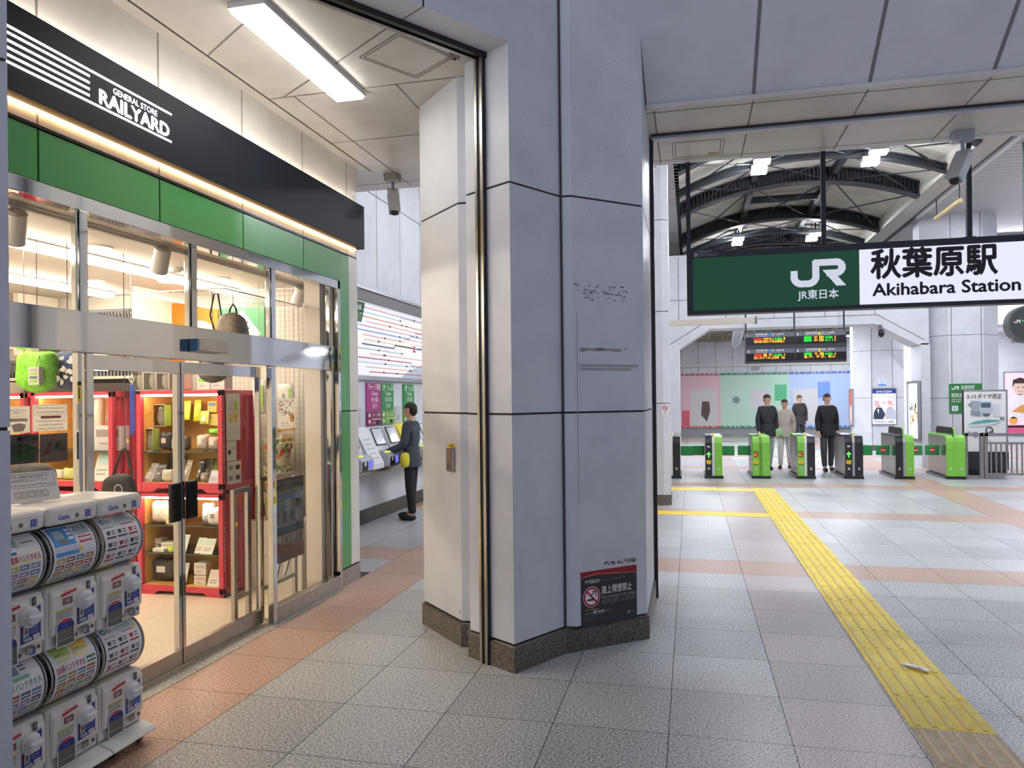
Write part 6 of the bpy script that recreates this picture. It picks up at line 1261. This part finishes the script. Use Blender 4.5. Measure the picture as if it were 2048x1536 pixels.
def paper(kind):
    b = CP(); rr = random.Random(kind*3+1); b.rect(-.12, -.155, .12, .155, P('e6e3e8', .3), 1)
    cols = ['6f86a8', '8f6a62', 'a8884a', '7a9a7a', 'b0604a', '5a6478', 'c8b060', '9a8fae']
    def tiles(v0, v1, nx, ny):
        for i in range(nx):
            for j in range(ny):
                ua = -.108+.216*i/nx; va = v0+(v1-v0)*j/ny; b.rect(ua+.004, va+.004, ua+.216/nx-.004, va+(v1-v0)/ny-.004, P(rr.choice(cols)), 2); b.rect(ua+.01, va+.012, ua+.216/nx-.016, va+.018, TXTW, 3)
    if kind == 0:
        b.rect(-.11, .07, -.04, .14, P('e8d86a'), 2); b.rect(-.03, .09, .02, .135, P('8fb8a8'), 2); b.rect(.04, .1, .1, .108, P('8a8a8a'), 2); b.rect(-.11, .055, .0, .068, P('3f62b0'), 2); b.rect(-.12, .015, .12, .05, P('f0e27a'), 2); b.text('JR近郊形電車ハンドタオル', 0, .022, .022, P('c02a50'), 3, 'CENTER', w=.22, bold=.02); tiles(-.11, .01, 4, 4)
    elif kind == 1:
        b.rect(-.108, .045, .012, .145, P('4f9ad8'), 2); b.rect(-.09, .08, -.04, .125, P('b8c4c8'), 3); b.rect(-.075, .055, -.03, .075, P('8a7a6a'), 3)
        for i in range(3): b.rect(-.02, .07+i*.022, .006, .084+i*.022, TXTW, 3)
        b.text('205系', .022, .105, .032, P('2f8a78'), 3, w=.085, bold=.02); b.text('ハンドタオル', .025, .085, .016, P('2f8a78'), 3, w=.085, bold=.01); b.rect(.03, .045, .105, .075, P('c8384e'), 2); b.text('Ver.A', .067, .053, .016, TXTW, 3, 'CENTER', w=.05, bold=.02); b.rect(-.108, .0, .02, .018, P('4f9ad8'), 2); b.rect(-.108, .022, .02, .04, P('d0d4e4'), 2); b.disc(.03, .022, .01, YEL, 3, 10); tiles(-.125, -.005, 4, 4)
    elif kind == 2:
        b.disc(-.09, .12, .016, P('4f9a9a'), 2, 14); b.rect(-.07, .11, -.045, .114, P('5a5a5a'), 2); b.rect(-.07, .122, -.045, .126, P('5a5a5a'), 2); b.text('駅名標', .0, .125, .02, P('9fd0c8'), 3, 'LEFT', w=.07, bold=.03); b.text('ハンドタオル', -.02, .098, .024, P('8fc8c0'), 3, 'LEFT', w=.125, bold=.03); b.rect(.01, .085, .085, .091, P('d86a94'), 2); b.disc(.1, .1, .011, YEL, 3, 12); b.rect(-.108, .08, -.04, .086, P('9ab8b8'), 2)
        for j in range(3):
            for i in range(3):
                ua = -.105+i*.072; va = .045-j*.058; c = P(['4a4a55', '4a4a55', 'a03a3a', '3f4350'][(i+j) % 4]); b.poly([(ua+.004, va+.02), (ua+.03, va+.02), (ua+.026, va), (ua+.008, va)], c, 2); b.rect(ua+.036, va+.014, ua+.058, va+.019, c, 2); b.rect(ua+.036, va+.002, ua+.058, va+.007, c, 2); b.rect(ua, va-.018, ua+.06, va-.009, c, 2)
    elif kind == 3:
        b.rect(-.108, .08, -.05, .145, P('c89a6a'), 2); b.rect(-.03, .085, .02, .14, P('7a9ab0'), 2)
        for i in range(3): b.rect(.03, .1+i*.018, .06, .107+i*.018, P('5a5a5a'), 2)
        b.rect(-.02, .06, .06, .076, P('7ab090'), 2); b.text('通勤電車 ハンドタオル', 0, .025, .024, P('6fa89a'), 3, 'CENTER', w=.22, bold=.03); tiles(-.12, .01, 4, 4)
    else:
        b.rect(-.1, .085, -.01, .145, P('b8d068'), 2); b.rect(.0, .085, .09, .145, P('e8cf6a'), 2); b.rect(-.09, .095, -.05, .13, P('7a8aa8'), 3); b.rect(.01, .095, .045, .13, P('8a94b0'), 3); b.rect(-.09, .06, -.02, .078, P('cfe09a'), 2); b.rect(.0, .06, .08, .078, P('f0e2a0'), 2); b.text('205系ハンドタオル', -.108, .018, .026, P('c8384e'), 3, w=.16, bold=.02); b.rect(.06, .018, .112, .045, P('2f7a58'), 2); b.text('Ver.B', .086, .026, .013, TXTW, 3, 'CENTER', w=.036); tiles(-.12, .01, 4, 4)
    b.rect(-.12, -.155, .0, -.128, P('d8d27a'), 4); b.rect(.0, -.155, .12, -.128, P('8a8aa8'), 4)
    return b
def capsule_machine(y, z, kind, lab, cap, navy=NV):
    t = thing('capsule_machine', lab, 'capsule machine', (-2.765, y, z), 0, 'capsule machines in two stacked rows')
    b = MB().box(-.34, 0, -.142, .142, 0, .272, CW); b.build('housing', t, bevel=.012, seg=3)
    b = MB().ext([(0, -.128, .055), (.016, -.122, .06), (.016, -.122, .235), (.0, -.128, .268)], (0, .256, 0), CW); b.build('front_panel', t, bevel=.006)
    MB().box(-.34, -.235, -.138, .138, .272, .54, CW).build('back_box', t, bevel=.008)
    MB().cyl((CXD, -.128, CZD), (CXD, .128, CZD), RD-.004, CLEARP, 40).build('drum', t)
    rr = random.Random(kind+int(z*10))
    for i in range(8): MB().ball((CXD+(-.06, .02)[i % 2]+rr.uniform(-.01, .01), -.095+.063*(i//2), CZD-.075+.02*rr.random()), .033, P(rr.choice(['2a3f5c', '5a1f28', '23343a', '6a6a70', '3f6a8a', '1f1f24']), .3), 10, 6).build('capsule', t)
    for s in (-1, 1):
        b = MB(); b.tube([(CXD+(RD-.002)*math.cos(2*PI*i/36), s*.132, CZD+(RD-.002)*math.sin(2*PI*i/36)) for i in range(36)], .006, mat('clear_rim', 'a8a9a8', .12, .6), 6, True); b.build('drum_rim', t)
    paper(kind).build('display_paper', t)
    F = lambda: MB(frame((.0165, 0, 0), (0, 1, 0)))
    b = F(); b.poly([(-.075, .222), (.012, .235), (.012, .246), (-.075, .236)], P('c8313c'), 1); b.text('チャレンジ', -.03, .24, .012, P('c8313c'), 2, 'CENTER', w=.07); b.build('red_label', t); b = F(); b.rect(-.065, .185, -.012, .215, P('8a5a5a'), 1); b.text('500', -.04, .193, .016, P('e8dcd8'), 2, 'CENTER', w=.03, bold=.02); b.build('price_plate', t); b = F(); b.rect(-.1, .125, -.012, .165, P('c9c4c4'), 1); b.rect(-.1, .157, -.012, .165, P('b8b83a'), 2)
    for i in range(3): b.rect(-.094, .131+i*.008, -.03, .133+i*.008, P('908c8c'), 2)
    b.build('caution_label', t); b = F(); b.rect(.068, .225, .09, .262, P('4a4c50'), 1); b.rect(.076, .235, .084, .255, P('8a8c90'), 2); b.build('coin_slot', t)
    b = F(); b.poly([(.012, .075), (.112, .085), (.112, .222), (.075, .215), (.068, .17), (.012, .15)], navy, 1); b.rect(.024, .105, .05, .145, P('d8d4d0'), 2); b.rect(.03, .112, .044, .138, P('6a6a70'), 3); b.rect(.02, .11, .024, .14, P('c8313c'), 3)
    for i in range(4): b.rect(.056, .112+i*.011, .1, .116+i*.011, P('8a94c8'), 2)
    b.text('Gasha', .045, .085, .018, TXTW, 2, 'CENTER', w=.04, bold=.03); b.rect(.072, .085, .105, .103, TXTW, 2); b.text('500', .088, .09, .009, P('c8313c'), 3, 'CENTER', w=.022)
    for i in range(3): b.disc(.093+.004*(i % 2), .165+i*.018, .007, P('e8c8c0'), 3, 12)
    b.build('instruction_panel', t)
    b = MB(); b.cyl((.014, .05, .185), (.03, .05, .185), .045, CW, 26); b.cyl((.03, .05, .185), (.055, .05, .185), .04, P('e4e6e8', .25), 26, .03); b.ext([(.05, .016, .179), (.066, .022, .18), (.07, .05, .181), (.066, .078, .182), (.05, .084, .183)], (0, 0, .012), P('e9ebec', .25)); b.build('knob', t, bevel=.003)
    b = F(); arc = [(-.055+.048*math.cos(PI*i/14), .088+.036*math.sin(PI*i/14)) for i in range(15)]; b.poly([(-.103, .006), (-.007, .006)]+arc, P('6d6a66', .3), 1); b.poly(arc+[(-.103, .078), (-.007, .078)], NV, 2); b.poly([(-.055+.032*math.cos(PI*i/10), .108+.014*math.sin(PI*i/10)) for i in range(11)], P('c8414a'), 3)
    b.line([(-.104, .004)]+[(-.055+.049*math.cos(PI*(14-i)/14), .088+.038*math.sin(PI*(14-i)/14)) for i in range(15)]+[(-.006, .004), (-.104, .004)], .005, CW, 4); b.rect(-.095, .03, -.015, .034, P('a8a6a2'), 3); b.text('500', -.055, .083, .014, P('5a6ad0'), 3, 'CENTER', w=.035); b.build('capsule_door', t)
    b = F(); b.rect(.01, .072, .125, .076, P('f2efea'), 1); b.rect(.035, .028, .072, .062, P('77736f'), 1); b.rect(.04, .028, .067, .05, P('a29e98'), 2); b.disc(.098, .045, .008, P('3a3836'), 2, 14); b.ring(.098, .045, .008, .011, P('b8b4ae'), 2); b.build('coin_return', t)
    b = MB().box(-.34, .006, -.142, .142, -.002, .03, CW); z_ = -.012
    if cap:
        b = MB().box(-.345, .014, -.145, .145, .545, .632, CW); lid = b.build('lid', t, bevel=.022, seg=3); b = MB(frame((.0145, 0, .578), (0, 1, 0)))
    else: b = MB(frame((.0065, 0, .0), (0, 1, 0)))
    def logos(b, dz):
        M0 = b.M; b.text('Gasha', -.085, dz-.008, .022, P('2f62b8'), 2, w=.062, bold=.03); b.build('brand_logo', t); b = MB(M0); b.ring(.02, dz, .005, .011, P('8a8884'), 1); b.disc(.02, dz, .006, P('55534f'), 2, 12); b.build('lock', t); b = MB(M0); b.rect(.068, dz-.015, .1, dz+.017, P('2a4fae'), 1)
        for i in range(2): b.text('カプ', .084, dz+.002-i*.013, .010, TXTW, 2, 'CENTER', w=.026)
        b.build('maker_plate', t)
    if cap: logos(b, 0); b = MB(frame((.0008, 0, .0), (0, 1, 0)))
    return t, b, logos
for (y, kt, kb, n_) in ((2.535, 0, 3, 'leftmost'), (2.83, 1, 4, 'middle'), (3.125, 2, 2, 'rightmost')):
    for z, kd, cap in ((.09, kb, 0), (.625, kt, 1)):
        t, b, lg = capsule_machine(y, z, kd, '%s capsule machine in the %s row, cream with a printed drum' % (n_, 'upper' if cap else 'lower'), cap, P('2f62b0') if (cap == 0 and n_ == 'rightmost') else NV)
        if cap: b = MB(frame((.0008, 0, 0), (0, 1, 0))); 
        if cap: lg(b, .028)
    t = thing('machine_cart', 'white base plate on casters under the %s stack of capsule machines' % n_, 'cart', (-2.765, y, 0), 0, 'base plates under the capsule machines')
    MB().ext([(-.35, -.144, .05), (.085, -.144, .045), (.095, -.144, .055), (.07, -.144, .072), (.01, -.144, .088), (-.35, -.144, .088)], (0, .288, 0), mat('plate_white', 'dfe2de', .25, coat=.3)).build('plate', t, bevel=.006)
    for x_ in (-.29, .02):
        for s in (-.09, .09): MB().cyl((x_, s-.012, .024), (x_, s+.012, .024), .024, RUBBER).box(x_-.012, x_+.012, s-.014, s+.014, .024, .05, P('8a8a8a')).build('caster', t)
t = thing('notice_card', 'white notice card about 100 yen coins standing on the middle capsule machine', 'notice', (0, 0, 0))
t.matrix_world = frame((-3.0, 2.70, 1.262), (.30, .95, 0), (-.35, .10, .93))
b = MB(); b.ext([(x, y, -.004) for x, y in [(-.0, .01), (.01, 0), (.24, 0), (.25, .01), (.25, .135), (.24, .145), (.01, .145), (0, .135)]], (0, 0, .004), P('e9e6e4')); b.build('card', t)
b = MB(); K = P('5a5a5a')
for (u0, v0, u1, v1) in ((.012, .068, .238, .07), (.012, .134, .238, .136), (.012, .068, .014, .136), (.236, .068, .238, .136)): b.rect(u0, v0, u1, v1, P('7a8a7a'), 1)
b.text('このガチャ機械は100円玉専用です。', .125, .116, .012, K, 1, 'CENTER', w=.19); b.text('100円玉をお入れ下さい', .125, .098, .012, K, 1, 'CENTER', w=.16); b.text('To buy this gacha, you need 100 yen coins.', .125, .078, .011, K, 1, 'CENTER', w=.21)
b.rect(.05, .018, .2, .056, P('d3d0ce'), 1); [b.ring(.065+i*.03, .037, .013, .016, P('b4b1ae'), 2) for i in range(5)]; b.build('print', t)
MB().box(.08, .17, .0, .05, -.03, -.004, CLEARP).build('stand', t)
# ================================================================ PEOPLE
def skin_mesh(name, joints, edges, parent, m, sub=2):
    keys = list(joints); me = bpy.data.meshes.new(name)
    me.from_pydata([joints[k][0] for k in keys], [(keys.index(a), keys.index(b)) for a, b in edges], [])
    o = bpy.data.objects.new(name, me); COL.objects.link(o)
    o.modifiers.new('s', 'SKIN')
    sv = me.skin_vertices[0].data
    for i, k in enumerate(keys):
        r_ = joints[k][1]; sv[i].radius = r_ if isinstance(r_, tuple) else (r_, r_); sv[i].use_root = (i == 0)
    if sub: q = o.modifiers.new('u', 'SUBSURF'); q.levels = sub; q.render_levels = sub
    dg = bpy.context.evaluated_depsgraph_get(); m2 = bpy.data.meshes.new_from_object(o.evaluated_get(dg))
    bpy.data.objects.remove(o); bpy.data.meshes.remove(me)
    m2.materials.clear(); m2.materials.append(m)
    m2.polygons.foreach_set('use_smooth', [True]*len(m2.polygons)); m2.polygons.foreach_set('material_index', [0]*len(m2.polygons))
    n = bpy.data.objects.new(name, m2); COL.objects.link(n); n.parent = parent
    return n
SKIN = mat('skin', 'd2a58a', .5)
def person(lab, loc, rot, H_=1.7, coat='1d1e22', pants='23242a', hair='1c1714', stride=.18, armL=(.0, -.02), armR=(.0, .05), bag=None, longcoat=False):
    t = thing('person', lab, 'person', loc, rot); k = H_/1.7; V = lambda x, y, z: (x*k, y*k, z*k)         # faces -y
    s = stride
    J = {'pel': (V(0, 0, .92), (.105*k, .085*k)), 'wst': (V(0, -.01, 1.06), (.125*k, .09*k)), 'chs': (V(0, -.01, 1.27), (.145*k, .10*k)), 'nek0': (V(0, .0, 1.42), (.075*k, .06*k)), 'nek': (V(0, -.01, 1.475), .05*k), 'hd0': (V(0, -.025, 1.55), (.066*k, .078*k)), 'hd1': (V(0, -.015, 1.63), (.074*k, .088*k)), 'hd2': (V(0, -.01, 1.685), (.05*k, .06*k))}
    E_ = [('pel', 'wst'), ('wst', 'chs'), ('chs', 'nek0'), ('nek0', 'nek'), ('nek', 'hd0'), ('hd0', 'hd1'), ('hd1', 'hd2')]
    for sd, x, arm, st in (('L', -1, armL, s), ('R', 1, armR, -s)):
        fy, ey = arm
        J.update({'hip'+sd: (V(x*.078, 0, .82), .068*k), 'kne'+sd: (V(x*.095, -st*.45-.01, .48), .06*k), 'ank'+sd: (V(x*.095, -st, .085), .04*k), 'toe'+sd: (V(x*.105, -st-.13, .04), .036*k),
                  'shl'+sd: (V(x*.155, .0, 1.385), .056*k), 'elb'+sd: (V(x*.205, ey+.02, 1.10), .046*k), 'wri'+sd: (V(x*.2, fy+ey-.05, .87+abs(fy)*.45), .028*k), 'plm'+sd: (V(x*.198, fy+ey-.08, .80+abs(fy)*.55), (.034*k, .016*k))})
        E_ += [('pel', 'hip'+sd), ('hip'+sd, 'kne'+sd), ('kne'+sd, 'ank'+sd), ('ank'+sd, 'toe'+sd), ('chs', 'shl'+sd), ('shl'+sd, 'elb'+sd), ('elb'+sd, 'wri'+sd), ('wri'+sd, 'plm'+sd)]
        px_, py_, pz_ = J['plm'+sd][0]
        for i in range(4):
            a = (px_+.004*k, py_-.026*k+i*.017*k, pz_-.045*k); b_ = (px_-x*.012*k, a[1]-.006*k, pz_-(.085-.008*abs(i-1.4))*k)
            J['f%s%d' % (sd, i)] = (a, .0095*k); J['g%s%d' % (sd, i)] = (b_, .008*k); E_ += [('plm'+sd, 'f%s%d' % (sd, i)), ('f%s%d' % (sd, i), 'g%s%d' % (sd, i))]
        J['t'+sd] = ((px_-x*.02*k, py_-.045*k, pz_-.02*k), .0095*k); J['u'+sd] = ((px_-x*.024*k, py_-.06*k, pz_-.05*k), .008*k); E_ += [('plm'+sd, 't'+sd), ('t'+sd, 'u'+sd)]
    body = skin_mesh('body', J, E_, t, SKIN)
    g = lambda names, add: {n: (J[n][0], tuple(q+add for q in J[n][1]) if isinstance(J[n][1], tuple) else J[n][1]+add) for n in names}
    cm = mat('cloth_'+coat, coat, .75); pm = mat('cloth_'+pants, pants, .8)
    tors = ['pel', 'wst', 'chs', 'nek0', 'shlL', 'elbL', 'wriL', 'shlR', 'elbR', 'wriR']
    skin_mesh('coat', g(tors, .022*k), [('pel', 'wst'), ('wst', 'chs'), ('chs', 'nek0')]+[e for sd in 'LR' for e in (('chs', 'shl'+sd), ('shl'+sd, 'elb'+sd), ('elb'+sd, 'wri'+sd))], t, cm)
    lg = ['pel']+[n+sd for sd in 'LR' for n in ('hip', 'kne', 'ank')]
    skin_mesh('trousers', g(lg, .016*k), [e for sd in 'LR' for e in (('pel', 'hip'+sd), ('hip'+sd, 'kne'+sd), ('kne'+sd, 'ank'+sd))], t, pm)
    if True:
        b = MB(); rings = [(.115, 1.12), (.14, 1.0), (.158, .9), (.165, .62 if longcoat else .78)]; n = 16; vs = []; fs = []
        for r_, z in rings: vs += [V(r_*1.15*math.cos(2*PI*i/n), r_*.85*math.sin(2*PI*i/n), z) for i in range(n)]
        for j in range(3):
            for i in range(n): fs.append((j*n+i, j*n+(i+1) % n, (j+1)*n+(i+1) % n, (j+1)*n+i))
        b.add(vs, fs, cm, True); b.build('coat_hem', t)
    for sd, x in (('L', -1), ('R', 1)):
        a, b_ = J['ank'+sd][0], J['toe'+sd][0]
        m = MB(); m.ball(((a[0]*.4+b_[0]*.6), (a[1]*.42+b_[1]*.58), .045*k), (.047*k, .135*k, .05*k), mat('shoe_dark', '1a1a1c', .5), 14, 8, 1, -.8); m.build('shoe', t)
    h = MB(); c = J['hd1'][0]; h.ball((c[0], c[1]+.014*k, c[2]+.006*k), (.082*k, .098*k, .088*k), mat('hair_'+hair, hair, .6), 18, 10, 1, .05); h.ball((c[0], c[1]+.05*k, c[2]-.03*k), (.075*k, .065*k, .085*k), mat('hair_'+hair, hair, .6), 14, 8); h.build('hair', t)
    f = MB(); y = c[1]-.094*k
    for x in (-.03, .03): f.ball((x*k, y+.016*k, c[2]-.022*k), (.012*k, .008*k, .007*k), P('f0ece8'), 8, 6); f.ball((x*k, y+.010*k, c[2]-.022*k), (.006*k, .005*k, .006*k), TXTK, 8, 6); f.box(x*k-.014*k, x*k+.014*k, y+.008*k, y+.02*k, c[2]-.002*k, c[2]+.004*k, mat('hair_'+hair, hair, .6))
    f.ext([(-.012*k, y+.014*k, c[2]-.058*k), (.012*k, y+.014*k, c[2]-.058*k), (0, y-.012*k, c[2]-.055*k)], (0, .012*k, .035*k), SKIN); f.box(-.022*k, .022*k, y+.014*k, y+.022*k, c[2]-.084*k, c[2]-.077*k, P('a05a54'))
    for x in (-1, 1): f.ball((x*.086*k, c[1]+.0*k, c[2]-.03*k), (.012*k, .02*k, .03*k), SKIN, 8, 6)
    f.build('face', t)
    if bag:
        b = MB(); bx = .25*k; blob(MB(Matrix.Translation((bx, 0, 0))), smooth([(-.10, .76), (.10, .76), (.11, .98), (-.11, .98)], 2), .1, mat('bag_'+bag, bag, .7)).build('shoulder_bag', t)
    return t
def pfoot(px, Y): return ay(px, 900, Y).x
q = (-3.9, 10.0, 0)
person('person in a dark coat with a yellow bag standing at the ticket machines', q, -PI/2, 1.66, '3a424c', '1c1d22', stride=.05, armR=(-.24, -.05), armL=(-.2, -.02), bag='d8c83a')
person('person in a black jacket and pale trousers walking between two lime gates', (pfoot(1535, 17.9), 17.9, 0), .2, 1.74, '22242a', 'b9b6b2', stride=.2, bag='8fc08a')
person('person in a beige coat just behind the person in the black jacket', (pfoot(1566, 19.0), 18.6, 0), -.2, 1.62, 'b3a89c', 'c9c6c4', stride=.15)
person('distant dark dressed person in front of the white part of the mural', (pfoot(1600, 25.5), 25.5, 0), .1, 1.72, '2c2c2e', '2a2a2c', stride=.1)
person('person in a black padded coat walking beside the all black gate', (pfoot(1655, 18.0), 18.0, 0), .1, 1.74, '141518', '3a3c42', stride=.12)
person('person in a black coat mostly hidden behind the timetable poster stand', (6.56, 18.4, 0), .5, 1.72, '15161a', '1b1c20', stride=.08)
